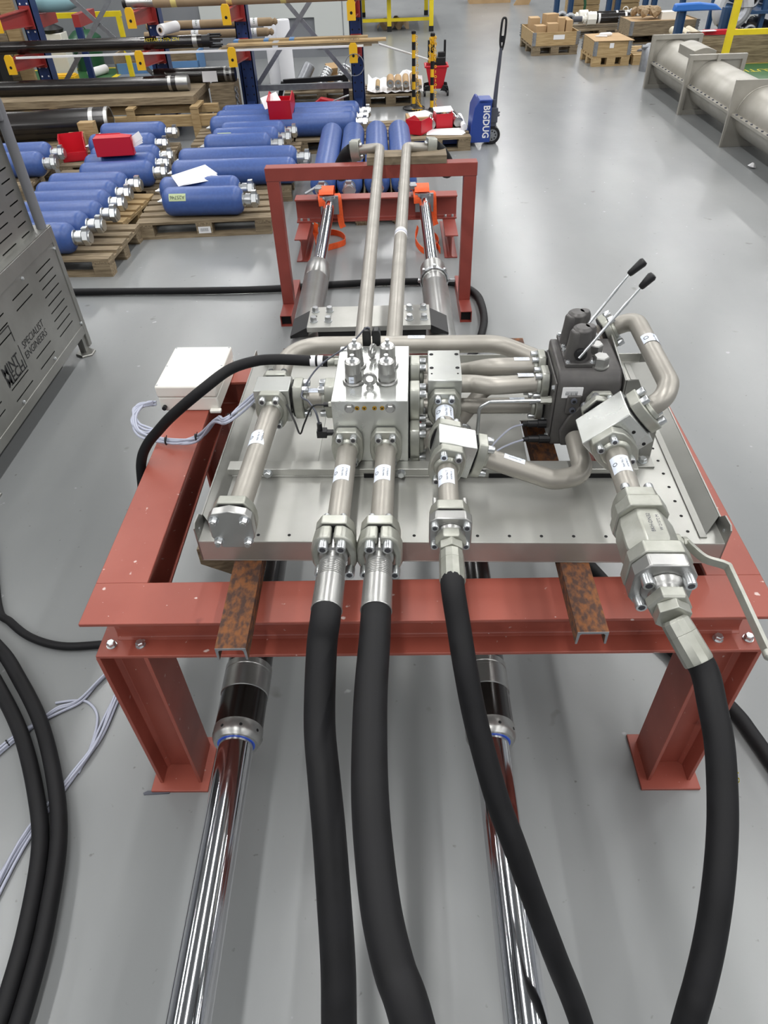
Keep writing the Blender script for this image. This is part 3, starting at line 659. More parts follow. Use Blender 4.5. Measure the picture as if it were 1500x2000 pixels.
# support bracket right of the valve
m = M(); m.prism([(.36, 1.0), (.62, 1.0), (.62, 1.262), (.585, 1.275), (.34, 1.245), (.34, 1.1)], (.597, 0, 0), (0, 1, 0), (0, 0, 1), (.005, 0, 0)); wk = M(); wk.prism([(-.055, .012), (.02, -.05), (.055, .012), (.055, .07), (-.055, .07)], (-.52, .03, .842), (1, .25, 0), (0, 0, 1), (0, .09, 0)); obj('wooden_packer', wk, WOOD, hu)
br_ = obj('valve_bracket', m, STEELD, hu, .001)
m = M(); m.prism([(0, .257), (.03, .258), (.115, .10), (.118, .0), (.02, 0), (0, .1)], (.602, .337, ZT+.004), (1, 0, 0), (0, 0, 1), (0, .005, 0)); m.box(.62, .72, .285, .342, ZT, ZT+.006); obj('bracket_gusset', m, STEELD, br_, .001)
bolt(br_, (.69, .31, ZT+.006), (0, 0, 1), .01, .012, 'hex')
# right front chain: port flange, rolled junction block, loop pipe, ball valve
XR, ZR = .534, 1.178
flange((XR, VY0-.012, ZR-.002), (0, -1, 0), (0, 0, 1), .08, .095, .022, sb=(.02, .034))
pipe([(XR, .31, ZR), (XR, .275, ZR)], .019)
r4 = rad(42); ux, uz = V((cos(r4), 0, sin(r4))), V((-sin(r4), 0, cos(r4)))
flange((XR, .262, ZR), (0, 1, 0), (uz-ux*.15).normalized(), .085, .11, .026)
cj = V((XR+.008, .19, ZR+.006))
m = M(); vs = [cj+ux*a*(.072 if a > 0 else .066)+V((0, b*.055, 0))+uz*c*.056 for c in (-1, 1) for b in (-1, 1) for a in (-1, 1)]
m.add(vs, [(0, 2, 3, 1), (4, 5, 7, 6), (0, 1, 5, 4), (2, 6, 7, 3), (0, 4, 6, 2), (1, 3, 7, 5)]); jb = obj('junction_block', m, ZINC, hu, .003)
m = M()
for a in (.02, .055): q = cj+ux*(.05)+uz*(.03-a*1.4)+V((0, -.0552, 0)); m.cyl(q, q+V((0, -.0008, 0)), .0048, n=12)
obj('tapped_hole', m, DARK, jb)
flange((XR, .135, ZR), (0, -1, 0), uz, .1, .118, .03, br=.0098)
fo = cj+ux*.073; flange(fo, ux, uz, .088, .112, .032)
ls = cj+ux*.10
p = pipe([ls, ls+ux*.05, V((.672, .235, 1.298)), V((.668, .585, 1.30)), V((.60, .60, 1.262)), V((.575, .595, 1.25))], .0262, .055, 'loop_pipe')
label(p, (.67, .43, 1.30), (0, 1, 0), .0262, .1, 1.1, .042, 'Item No: 2')
flange((.585, .592, 1.25), (.86, .1, .5), (-.5, 0, .86), .085, .095, .026)
p = pipe([(XR, .105, ZR), (XR, -.095, ZR)], .0272, n=28); label(p, (XR, .03, ZR), (0, 1, 0), .0272, -.3, .9, .06, 'Item No: 3')
flange((XR, -.128, ZR), (0, 1, 0), (0, 0, 1), .1, .112, .034, bolts=False)
for a in (-1, 1): bolt(hu, (XR+a*.026, -.094, ZR+.044), (0, 1, 0), .0105, .016)
# ball valve
m = M(); w, h = .112, .122; pr = [(-.30*w, -.5*h), (.30*w, -.5*h), (.5*w, -.25*h), (.5*w, .25*h), (.30*w, .5*h), (-.30*w, .5*h), (-.5*w, .25*h), (-.5*w, -.25*h)]
def oct_(s): return [(a*s, b*s) for a, b in pr]
m.prism(oct_(1), (XR, -.128, ZR), (1, 0, 0), (0, 0, 1), (0, -.035, 0))
m.lathe((XR, -.163, ZR), (0, -1, 0), [(0, .056), (.03, .062), (.095, .062), (.108, .055)], 8, pi/8); m.lathe((XR, -.265, ZR), (0, -1, 0), [(0, .042), (.02, .042)], 20)
bv = obj('ball_valve', m, FLANGE, hu, .003)
m = M(); w, h = .128, .135; pr = [(-.30*w, -.5*h), (.30*w, -.5*h), (.5*w, -.25*h), (.5*w, .25*h), (.30*w, .5*h), (-.30*w, .5*h), (-.5*w, .25*h), (-.5*w, -.25*h)]
m.prism(oct_(1), (XR, -.278, ZR), (1, 0, 0), (0, 0, 1), (0, -.034, 0)); obj('valve_end_flange', m, FLANGE, bv, .003)
m = M(); m.prism(oct_(.97), (XR, -.313, ZR), (1, 0, 0), (0, 0, 1), (0, -.036, 0)); m.lathe((XR, -.349, ZR), (0, -1, 0), [(0, .046), (.014, .042), (.02, .036), (.032, .034)], 24); cf = obj('clamp_flange', m, SATIN, hu, .004)
for a in (-1, 1):
    for b in (-1, 1): bolt(cf, (XR+a*.041, -.349, ZR+b*.033), (0, -1, 0), .0125, .026)
m = M(); m.text('ball valve\nDN32 PN420', .012, lambda x, y: (XR+.008+y*.9, -.215-x, ZR+.0585)) if 0 else m.text('BKH-DN32', .012, lambda x, y: (XR-.004-y, -.215+x, ZR+.0578)); m.text('W 21572 M', .010, lambda x, y: (XR+.014-y, -.215+x, ZR+.0578)); obj('stamped_marks', m, GREYP, bv)
m = M(); m.lathe((XR+.055, -.222, ZR+.0), (1, 0, 0), [(0, .022), (.012, .022), (.014, .014), (.024, .013)], 16); m.lathe((XR+.074, -.222, ZR), (1, 0, 0), [(0, .016), (.01, .016)], 8)
pts = spline([(XR+.082, -.222, ZR+.004), (XR+.086, -.25, ZR+.012), (XR+.10, -.285, ZR+.018), (XR+.133, -.305, ZR+.02), (XR+.138, -.33, ZR+.018), (XR+.142, -.52, ZR+.012)], 5)
m.strip(pts, .017, .009, (.25, 0, 1)); m.lathe(pts[-1]+V((0, .01, 0)), (0, -1, 0), [(0, .006), (.004, .010), (.016, .010), (.022, .005)], 12); obj('valve_handle', m, FLANGE, bv, .0015)

# ------------------------------------------------------------------ hoses off the front of the unit
UM = MX.Translation(UO) @ MX.Rotation(UA, 4, 'Z')
def U(x, y, z): return UM @ V((x, y, z))
UD = (UM.to_3x3() @ V((0, -1, 0)))
def rib(path, R, a):
    out = []
    for i, p in enumerate(path):
        t = (path[min(i+1, len(path)-1)]-path[max(i-1, 0)]).normalized(); sd = V((1, 0, 0)); sd = (sd-t*sd.dot(t)).normalized(); n = t.cross(sd)
        out.append(p+(sd*cos(a)+n*sin(a))*R)
    return out
def big_hose(lx, pts, label_):
    t = thing('hydraulic_hose', label_, 'hose')
    c = U(lx, -.124, ZP); s = UM.to_3x3() @ V((1, 0, 0))
    for a in (-1, 1):
        m = M(); pr = [(.003, .06), (.026, .06), (.044, .044), (.054, .012), (.054, -.03), (.044, -.055), (.030, -.062), (.028, -.05), (.034, -.03), (.034, .0), (.028, .02), (.016, .032), (.003, .035)]
        m.prism([(a*x, z) for x, z in pr], c, s, (0, 0, 1), UD*.042); h = obj('clamp_half', m, FLANGE, t, .006)
        for b in (.040, -.045): bolt(h, c+s*a*(.021 if b > 0 else .036)+V((0, 0, b))+UD*.042, UD, .0125, .024)
    m = M(); m.lathe(c, UD, [(0, .034), (.05, .034), (.053, .028), (.072, .028)], 28); obj('hose_nipple', m, SATIN, t)
    m = M(); pr = [(.07, .024), (.071, .031)]
    for k in range(9): pr += [(.073+k*.0055, .0318), (.0755+k*.0055, .0318), (.0765+k*.0055, .0302), (.0780+k*.0055, .0302)]
    pr += [(.124, .0335), (.205, .0345), (.211, .0355), (.213, .0345)]
    m.lathe(c, UD, pr, 32); obj('ferrule', m, SATIN, t)
    e = c+UD*.2
    hpth = spline([e, e+UD*.04]+[V(p) for p in pts], 8); m = M(); m.tube(hpth, .0333, 24); h = obj('rubber_hose', m, RUBBER, t)
    m = M(); m.tube(rib(hpth, .0330, -.75 if lx < -.1 else pi+.65), .0024, 6); obj('moulded_seam', m, RUBBER, h)
    return t
big_hose(-.163, [(-.18, .905, 1.047), (-.183, .826, .996), (-.181, .75, .955), (-.168, .66, .925), (-.156, .577, .885), (-.145, .479, .824), (-.136, .386, .762), (-.134, .305, .699), (-.134, .1, .5), (-.13, -.2, .2), (-.12, -.5, .034), (-.1, -.9, .034)], 'thick black hose hanging off the block, left one of the two with grooved ferrules')
big_hose(-.054, [(-.065, .886, 1.083), (-.070, .764, 1.078), (-.070, .657, 1.074), (-.067, .562, 1.07), (-.06, .482, 1.051), (-.046, .387, 1.03), (-.026, .315, 1.008), (.001, .248, .988), (.06, .05, .85), (.12, -.2, .5), (.16, -.5, .12), (.18, -.7, .034), (.2, -1., .034)], 'thick black hose hanging off the block, right one of the two with grooved ferrules')
def mid_hose(c, hexr, ferr, pts, label_, four=True):
    t = thing('hydraulic_hose', label_, 'hose'); s = UM.to_3x3() @ V((1, 0, 0))
    if four:
        m = M(); w, h = .1, .1; pr = [(-.34*w, -.5*h), (.34*w, -.5*h), (.5*w, -.36*h), (.5*w, .36*h), (.34*w, .5*h), (-.34*w, .5*h), (-.5*w, .36*h), (-.5*w, -.36*h)]
        m.prism(pr, c+UD*.004, s, (0, 0, 1), UD*.03); m.lathe(c+UD*.034, UD, [(0, .036), (.012, .032)], 24); f = obj('clamp_flange', m, SATIN, t, .003)
        for a in (-1, 1):
            for b in (-1, 1): bolt(f, c+s*a*.037+V((0, 0, b*.03))+UD*.034, UD, .0095, .014)
        c = c+UD*.044
    m = M(); m.lathe(c, UD, [(0, hexr), (.022, hexr), (.027, hexr*.9)], 6); m.lathe(c+UD*.027, UD, [(0, hexr*.82), (.024, hexr*.82)], 6, .5); obj('swivel_nut', m, FLANGE, t, .0015)
    c2_ = c+UD*.05; d = (V(ferr)-c2_).normalized(); L_ = (V(ferr)-c2_).length
    m = M(); m.lathe(c2_, d, [(0, .022), (.006, .0275), (L_*.35, .0285), (L_*.36, .0278), (L_*.38, .0285), (L_-.004, .029), (L_, .028)], 12); obj('ferrule', m, FLANGE, t, 0, ang=20)
    m = M(); m.tube(spline([V(ferr)-d*.02, V(ferr)+d*.02]+[V(p) for p in pts], 8), .0263, 22); obj('rubber_hose', m, RUBBER, t)
    return t
mid_hose(U(X3, -.1, Z3), .036, (.105, 1.012, 1.118), [(.114, .937, 1.07), (.126, .869, 1.013), (.143, .803, .939), (.166, .737, .865), (.193, .672, .791), (.225, .613, .725), (.265, .546, .626), (.316, .463, .508), (.378, .374, .358), (.45, .2, .15), (.52, 0, .03), (.6, -.4, .03)], 'slimmer black hose sweeping down and right over the right chrome rod')
mid_hose(U(XR, -.379, ZR), .044, (.560, .785, 1.133), [(.570, .712, 1.098), (.571, .655, 1.069), (.565, .588, 1.028), (.554, .524, .989), (.536, .455, .944), (.517, .392, .89), (.494, .336, .843), (.473, .289, .792), (.42, .15, .6), (.36, 0, .35), (.3, -.25, .06), (.28, -.5, .03)], 'black hose below the ball valve with yellow print on its side', False)
m = M()
hb = bpy.data.objects['hydraulic_hose.003']
c = V((.5915, .602, 1.04)); m.text('10', .022, lambda x, y: c+V((.0015*0, -x*.9, -x*.5+y*.0))+V((y*.3, 0, y*.9))); obj('hose_print', m, YTEXT, hb)
# small black hose from the block over the left beam to the floor
t = thing('hydraulic_hose', 'thin black hose arching from the manifold over the white box to the floor', 'hose')
m = M(); m.lathe(U(-.202, .555, 1.185), UM.to_3x3() @ V((-1, 0, 0)), [(0, .013), (.016, .013)], 6); m.lathe(U(-.218, .555, 1.185), UM.to_3x3() @ V((-1, 0, 0)), [(0, .011), (.004, .0125), (.028, .0125)], 14); obj('hose_fitting', m, FLANGE, t)
hp = [U(-.24, .556, 1.187), U(-.30, .556, 1.19), U(-.39, .562, 1.192), U(-.461, .557, 1.19), U(-.532, .513, 1.188), U(-.60, .445, 1.165), (-.70, 1.75, 1.08), (-.775, 1.78, 1.0), (-.825, 1.785, .945), (-.862, 1.785, .88), (-.885, 1.78, .78), (-.93, 1.76, .5), (-1.0, 1.72, .2), (-1.1, 1.69, .04), (-1.24, 1.69, .02), (-1.395, 1.685, .02), (-1.54, 1.731, .02), (-1.66, 1.813, .02), (-1.75, 1.9, .02), (-1.95, 2.3, .02)]
m = M(); m.tube(spline(hp, 8), .0165, 14); obj('rubber_hose', m, RUBBER, t)
m = M()
for a in (-.285, -.262): m.cyl(U(a-.008, .556, 1.189), U(a+.008, .556, 1.189), .0172, n=14)
obj('hose_tag', m, PAPER, t)
tag(obj('hydraulic_hose', M().tube(spline([(-2.6, 2.2, .047), (-1.9, 1.85, .047), (-1.634, 1.66, .047), (-1.49, 1.514, .047), (-1.325, 1.315, .047), (-1.186, 1.083, .047), (-1.108, .898, .047), (-1.062, .679, .047), (-1.045, .514, .047), (-1.04, .3, .047), (-1.03, -.2, .047)], 8), .0262, 18), RUBBER), 'black hose on the floor at left, outer one of the curving pair', 'hose')
tag(obj('hydraulic_hose', M().tube(spline([(-2.6, 2.05, .047), (-1.9, 1.75, .047), (-1.668, 1.587, .047), (-1.53, 1.45, .047), (-1.375, 1.265, .047), (-1.241, 1.053, .047), (-1.162, .886, .047), (-1.116, .679, .047), (-1.099, .514, .047), (-1.094, .3, .047), (-1.085, -.2, .047)], 8), .0262, 18), RUBBER), 'black hose on the floor at left, inner one of the curving pair', 'hose')
tag(obj('floor_hose', M().tube(spline([(-2.6, 5.07, .03), (-2.05, 5.05, .03), (-1.497, 5.03, .03), (-1.0, 5.03, .03), (-.515, 5.079, .03), (-.1, 5.10, .03), (.272, 5.087, .03), (.43, 5.04, .03), (.55, 4.88, .03), (.585, 4.7, .03), (.576, 4.393, .03), (.491, 4.038, .03), (.40, 3.8, .03), (.36, 3.3, .03), (.55, 2.7, .03), (.85, 2.0, .03), (1.05, 1.6, .03), (1.169, 1.366, .03), (1.20, 1.27, .03), (1.24, 1.1, .03), (1.3, .8, .03)], 8), .026, 14), RUBBER), 'black hose lying across the floor behind the unit and round its right side', 'hose')
# grey cable bundle
def cable(pts, label_, r=.0045, clips=()):
    t = thing('cable_bundle', label_, 'cable')
    for k in range(4):
        o = V(((k % 2)*.009, (k//2)*.006, (k//2)*.008 + (k % 2)*.003)); q = [V(p)+o+V((random.uniform(-1, 1), random.uniform(-1, 1), 0))*.012*(1 if 0 < i < len(pts)-1 else 0) for i, p in enumerate(pts)]
        m = M(); m.tube(spline(q, 6), r, 7); obj('cable', m, CABLE, t)
    for p, d in clips: m = M(); m.torus(p, d, .012, .003, 12, 6); m.cyl(p, V(p)+V((.012, -.01, .03)), .0015, n=5); obj('cable_tie', m, BLACK, t)
    return t
cable([U(-.46, .52, 1.10), U(-.50, .44, 1.09), U(-.55, .38, 1.08), (-.60, 1.80, 1.02), (-.69, 1.86, .905), (-.78, 1.87, .885), (-.90, 1.93, .875), (-.96, 2.02, .88), (-.95, 2.10, .885), (-.90, 2.1, .89)], 'bundle of grey cables tied with black ties in front of the white box', .0045, [((-.69, 1.862, .912), (1, .2, .1)), ((-.80, 1.875, .892), (1, .1, 0)), (tuple(U(-.53, .40, 1.087)), (1, .6, 0))])
m = M()
for k in range(3): m.tube(spline([(-.90, 2.10, .895+k*.006), (-.95-.01*k, 2.08, .89), (-.955+k*.012, 2.0, .885), (-.90, 1.95+k*.015, .876+.002*k), (-.86, 1.96, .878)], 6), .0045, 7)
tag(obj('cable_coil', m, CABLE), 'small loops of grey cable at the left end of the white box', 'cable')
cable([(-1.0, 1.9, .006), (-1.12, 1.62, .006), (-1.182, 1.535, .006), (-1.248, 1.434, .006), (-1.311, 1.39, .006), (-1.383, 1.327, .006), (-1.458, 1.236, .006), (-1.6, 1.0, .006)], 'pair of grey cables crossing the floor under the big left hoses', .005, [((-1.44, 1.262, .012), (1, 1, 0))])
cable([(-1.0, 1.72, .006), (-1.07, 1.52, .006), (-1.104, 1.443, .006), (-1.118, 1.304, .006), (-1.132, 1.205, .006), (-1.165, 1.111, .006), (-1.25, .9, .006), (-1.29, .6, .006), (-1.27, .43, .006), (-1.25, .2, .006)], 'grey cables on the floor running beside the left table leg', .005)
tag(obj('floor_cable', M().tube(spline([(-1.33, 1.43, .006), (-1.26, 1.44, .006), (-1.203, 1.43, .006), (-1.15, 1.37, .006), (-1.134, 1.26, .006), (-1.145, 1.15, .006)], 6), .0048, 8), CABLE), 'single grey cable curling in a hook on the floor left of the leg', 'cable')
tag(obj('floor_cable', M().tube(spline([(-.62, 1.32, .006), (-.6, 1.5, .02), (-.60, 1.72, .3), (-.58, 1.8, .55), (-.57, 1.85, .9)], 6), .0048, 8), CABLE), 'grey cable dropping to the floor between the table beam and the tray', 'cable')
# white junction box on the left beam
jb_ = thing('junction_box', 'white plastic junction box sitting on the left beam of the red table', 'junction box', (-.765, 2.235, TH), rad(-1.5))
m = M(); m.box(-.108, .108, -.142, .142, 0, .058); obj('box_base', m, WHITE, jb_, .006)
m = M(); m.box(-.110, .110, -.145, .145, .059, .104); ld_ = obj('lid', m, WHITE, jb_, .006)
for a in (-1, 1):
    for b in (-1, 0, 1): m = M(); m.cyl((a*.102, b*.134, .104), (a*.102, b*.134, .1046), .004, n=10); obj('lid_screw', m, GALV, ld_)
m = M(); m.box(.075, .115, -.16, -.14, 0, .012); obj('mounting_lug', m, WHITE, jb_, .003)
m = M(); m.cyl((-.09, -.143, .02), (-.09, -.158, .02), .008, n=10); obj('cable_gland', m, BLACK, jb_)
# the two long grey pipes that run back over the red frame
for k, (lx, wx, bx_, bz) in enumerate(((-.163, -.112, -.245, 1.045), (-.054, .056, .165, 1.06))):
    t = thing('return_pipe', 'long grey steel pipe from the manifold back over the red frame, ' + ('left' if k == 0 else 'right') + ' of the two', 'pipe')
    sg = -1 if k == 0 else 1
    m = M(); m.tube(fillet([U(lx, .595, 1.065), U(lx+.004, .80, 1.065), (wx+(0 if k else .0), 4.74, 1.062), (wx+sg*.16, 4.80, 1.035)], .06, 7), .0292, 22); obj('tube', m, PIPE, t)
    d = V((sg, .25, -.12)).normalized(); c = V((wx+sg*.125, 4.79, 1.04))
    m = M(); w, h = .085, .12; pr = [(-.35*w, -.5*h), (.35*w, -.5*h), (.5*w, -.2*h), (.5*w, .2*h), (.35*w, .5*h), (-.35*w, .5*h), (-.5*w, .2*h), (-.5*w, -.2*h)]
    u_, w_, _ = frame(d); m.prism(pr, c, w_ if abs(w_.z) < .7 else u_, w_ if abs(w_.z) >= .7 else u_, d*.06); f = obj('pipe_flange', m, FLANGE, t, .004)
    up = w_ if abs(w_.z) >= .7 else u_
    for b in (-.032, .032): bolt(f, c+up*b+V((0, -.018, 0))-d*.0, -d, .013, .016)
    m = M(); m.tube(spline([c+d*.06, c+d*.10+V((0, .01, -.03)), c+d*.15+V((0, .05, -.11)), c+d*.15+V((0, .13, -.17)), c+d*.10+V((0, .25, -.14)), c+d*.05+V((0, .36, -.05))], 6), .044, 18); obj('rubber_hose', m, RUBBER, t)
    if k == 1:
        m = M(); qa = U(lx+.004, .80, 1.065); qb = V((wx, 4.74, 1.062)); dd = (qb-qa).normalized(); q0 = qa+dd*((3.2-qa.y)/dd.y); m.cyl(q0, q0+dd*.06, .0297, n=20); m.mi = 1; m.cyl(q0+dd*.015, q0+dd*.03, .0299, n=20); m.cyl(q0+dd*.04, q0+dd*.047, .0299, n=20); obj('tape_label', m, [PAPER, CABLE], t)
# orange ratchet straps on the anchor
def strap(cx, sgn, loop, label_):
    t = thing('ratchet_strap', label_, 'strap')
    m = M()
    path = [(cx-.02, 5.925, .428), (cx-.02, 5.97, .452), (cx-.02, 6.10, .44), (cx-.02, 6.13, .30), (cx-.02, 6.13, .17)]
    m.strip(spline(path, 5), .12, .004, (1, 0, 0)); m.strip(spline([(cx+.06, 6.04, .40), (cx+.075, 5.975, .378), (cx+.085, 5.962, .2), (cx+.10, 5.955, .15)], 5), .05, .004, (1, 0, 0))
    m.strip(spline([(cx-.09, 6.1, .40), (cx-.07, 5.99, .42), (cx-.065, 5.93, .40), (cx-.06, 5.92, .34)], 4), .05, .004, (1, 0, 0)); obj('webbing', m, ORANGE, t)
    m = M(); m.strip(spline(loop, 6), .05, .004, (0, 0, 1)); obj('loose_end', m, ORANGE, t)
    m = M(); m.cb((cx-.09, 6.02, .45), (.05, .10, .03)); m.cyl((cx-.12, 6.0, .455), (cx-.06, 6.0, .455), .012, n=10); m.beam((cx-.11, 6.02, .46), (cx-.20, 5.99, .42), .035, .012); obj('ratchet', m, GALV, t, .003)
strap(-.575, -1, [(-.70, 5.93, .20), (-.715, 5.94, .10), (-.715, 5.90, .03), (-.68, 5.82, .026), (-.58, 5.86, .026), (-.47, 5.96, .026), (-.50, 6.12, .026), (-.60, 6.20, .026), (-.66, 6.13, .026)], 'orange ratchet strap over the left rod end, loose end looped on the floor')
strap(.213, 1, [(.16, 5.93, .15), (.14, 5.85, .06), (.20, 5.72, .026), (.28, 5.74, .026), (.335, 5.88, .026), (.31, 6.05, .026), (.24, 6.02, .026), (.26, 5.92, .026), (.32, 5.82, .026), (.34, 5.70, .03)], 'orange ratchet strap over the right rod end, loose end heaped on the floor')

# ------------------------------------------------------------------ slotted steel cabinet at the left
cb = thing('slotted_cabinet', 'stainless steel cabinet with slotted panels and cut-out lettering at the left edge', 'cabinet')
CX = -2.11; CY1 = 4.22; CY0 = 1.9
slots = []
for k in range(9): slots.append((3.865, 4.085, .667-k*.0505, .675-k*.0505))
for z in (.665, .605): slots.append((3.525, 3.745, z-.008, z))
for z in (.31, .24): slots.append((3.525, 3.745, z-.008, z)); slots.append((3.18, 3.405, z-.008, z))
for z in (.655, .60, .545): slots.append((3.18, 3.40, z-.008, z))
for k in range(9): slots.append((2.9, 3.06, .667-k*.0505, .675-k*.0505)); slots.append((2.3, 2.5, .667-k*.0505, .675-k*.0505))
ys = [CY0, CY1-.035]; zs = [.185, .75]
for h in slots: ys += h[:2]; zs += h[2:]
m = M(); m.sheet(ys, zs, slots, lambda a, b, t: (CX-.004-t, a, b), .003); obj('slotted_panel', m, STEELD, cb)
m = M()
for z0, z1 in ((.125, .185), (.735, .82)): m.box(CX-.05, CX+.001, CY0, CY1, z0, z1)
m.box(CX-.05, CX+.002, CY1-.04, CY1+.005, .03, .82); obj('frame', m, STEELD, cb, .003)
m = M(); m.box(CX-.9, CX-.06, CY0, CY1-.03, .13, .80); obj('dark_interior', m, DARK, cb)  # dark box paints the unlit interior seen through the slots
m = M(); m.box(CX-.95, CX-.0, CY0, CY1, .82, .826); m.box(CX-.95, CX, CY1-.012, CY1, .13, .82); obj('top_ledge', m, STEELD, cb)
for y in (4.16, 2.66):
    m = M(); m.box(CX-.05, CX-.01, y-.03, y+.03, .012, .13); m.lathe((CX-.02, y-.02, 0), (0, 0, 1), [(0, .065), (.010, .065), (.014, .06)], 6); obj('foot', m, STEELD, cb)
for y, z in ((3.70, .712), (4.175, .205), (3.71, .205), (3.235, .20), (3.235, .712), (4.17, .70)): bolt(cb, (CX-.003, y, z), (1, 0, 0), .008, .008, 'hex')
us = []
for k in range(8):
    us.append((3.96, 4.07, 1.185-k*.058, 1.193-k*.058)); us.append((3.70, 3.88, 1.185-k*.058, 1.193-k*.058)); us.append((3.3, 3.55, 1.185-k*.058, 1.193-k*.058))
ys = [CY0, 4.13]; zs = [.826, 1.72]
for h in us: ys += h[:2]; zs += h[2:]
m = M(); m.sheet(ys, zs, us, lambda a, b, t: (CX-.06-t, a, b), .003); m.box(CX-.9, CX-.063, 4.125, 4.13, .826, 1.72); obj('upper_panel', m, STEELD, cb)
m = M(); m.box(CX-.85, CX-.09, CY0, 4.1, .83, 1.68); obj('upper_dark_interior', m, DARK, cb)  # shade behind the upper slots, put in as a dark-coloured box
m = M(); m.tube(fillet([(CX-.03, 4.165, .826), (CX-.03, 4.165, 1.52), (CX-.03, 3.95, 1.62), (CX-.03, 3.2, 1.62)], .08, 6), .029, 16); obj('grab_rail', m, RAILG, cb)
m = M(); m.box(CX-.045, CX-.012, 4.12, 4.19, 1.40, 1.62); obj('rail_shroud', m, RAILG, cb, .008)
m = M()
def ct(y0, z0): return lambda x, y: (CX-.0028, y0+x, z0+y)
m.text('MINT', .082, ct(3.262, .41), .012); m.text('MECH', .082, ct(3.278, .352), .012); m.text('SPECIALIST', .06, ct(3.59, .43)); m.text('ENGINEERS', .06, ct(3.585, .372))
for q in ((3.14, 3.395, .58, .586), (3.389, 3.395, .49, .58), (3.40, 3.406, .325, .46), (3.2, 3.406, .325, .331), (3.14, 3.146, .45, .58)): m.quad((CX-.0028, q[0], q[2]), (CX-.0028, q[1], q[2]), (CX-.0028, q[1], q[3]), (CX-.0028, q[0], q[3]))
obj('cut_lettering', m, BLACK, cb)

# ------------------------------------------------------------------ pallets
def pallet_parts(mw, L=1.2, W=.8):
    def bm_(a): m = M(); m.cb((0, 0, 0), a); return m
    P = {}
    P['deck_wide'] = bm_((L, .128, .022)).mesh('deck_board', [mw]); P['deck_slim'] = bm_((L, .088, .022)).mesh('deck_board', [mw])
    P['stringer'] = bm_((W, .142, .022)).mesh('stringer_board', [mw]); P['block'] = bm_((.142, .12, .078)).mesh('block', [mw]); P['bottom'] = bm_((L, .10, .022)).mesh('bottom_board', [mw])
    return P
_pp = {}
def pallet(x, y, rz, label_, mw=None, L=1.2, W=.8, group='euro pallets on the workshop floor'):
    mw = mw or WOOD; k = (mw.name, L, W)
    if k not in _pp: _pp[k] = pallet_parts(mw, L, W)
    P = _pp[k]; t = thing('wooden_pallet', label_, 'pallet', (x, y, 0), rz, group)
    def put(n, me, p, r=0): o = bpy.data.objects.new(n, me); COL.objects.link(o); o.parent = t; o.location = p; o.rotation_euler = (0, 0, r)
    n = 5; e = W/2-.071
    for i, w in enumerate(('wide', 'slim', 'wide', 'slim', 'wide')): put('deck_board', P['deck_'+w], (random.uniform(-.006, .006), -e+i*e/2, .133+random.uniform(-.001, .001)), random.uniform(-.004, .004))
    for x_ in (-L/2+.071, 0, L/2-.071): put('stringer_board', P['stringer'], (x_, 0, .111), pi/2)
    for x_ in (-L/2+.075, 0, L/2-.075):
        for y_ in (-W/2+.06, 0, W/2-.06): put('block', P['block'], (x_, y_, .061))
    for y_ in (-W/2+.05, 0, W/2-.05): put('bottom_board', P['bottom'], (0, y_, .011))
    return t
R2 = rad(3.2)
pl_ = pallet(-1.765, 6.64, R2, 'weathered pallet nearest the red frame, with the A-numbered blue accumulator on its front edge')
m = M(); m.quad((-.055, -.4015, .035), (.055, -.4015, .035), (.055, -.4015, .092), (-.055, -.4015, .092)); m.mi = 1
for k in range(9): m.quad((-.035+k*.008, -.4022, .05), (-.032+k*.008, -.4022, .05), (-.032+k*.008, -.4022, .08), (-.035+k*.008, -.4022, .08))
obj('barcode_label', m, [PAPER, INK], pl_)
pallet(-1.68, 7.52, R2, 'weathered pallet under the two longer blue accumulators')
pallet(-1.70, 8.37, R2, 'weathered pallet under the three short accumulators stacked close together')
pallet(-1.84, 9.22, R2, 'weathered pallet under the left half of the three longest accumulators')
pallet(-.62, 9.25, R2, 'weathered pallet under the valve ends of the three longest accumulators')
pallet(-2.92, 5.83, rad(-2.), 'weathered pallet corner jutting out beside the slotted cabinet')
pallet(-3.03, 6.70, rad(-5), 'paler newer pallet between the cabinet and the A-numbered accumulator pallet', WOODN)
pallet(-3.0, 7.57, R2, 'weathered pallet under the accumulators below the red bin')
pallet(-3.15, 8.52, R2, 'weathered pallet under the two accumulators behind the red bin')
pallet(-4.42, 7.80, R2, 'weathered pallet behind the grab rail of the cabinet')
pallet(-4.45, 9.05, R2, 'weathered pallet under the short fat black pipe')
pallet(-.36, 7.0, pi/2+rad(2), 'weathered pallet under the near ends of the accumulators lying lengthwise', L=1.15)
pallet(-.36, 8.16, pi/2+rad(2), 'weathered pallet under the far ends of the accumulators lying lengthwise', L=1.15)

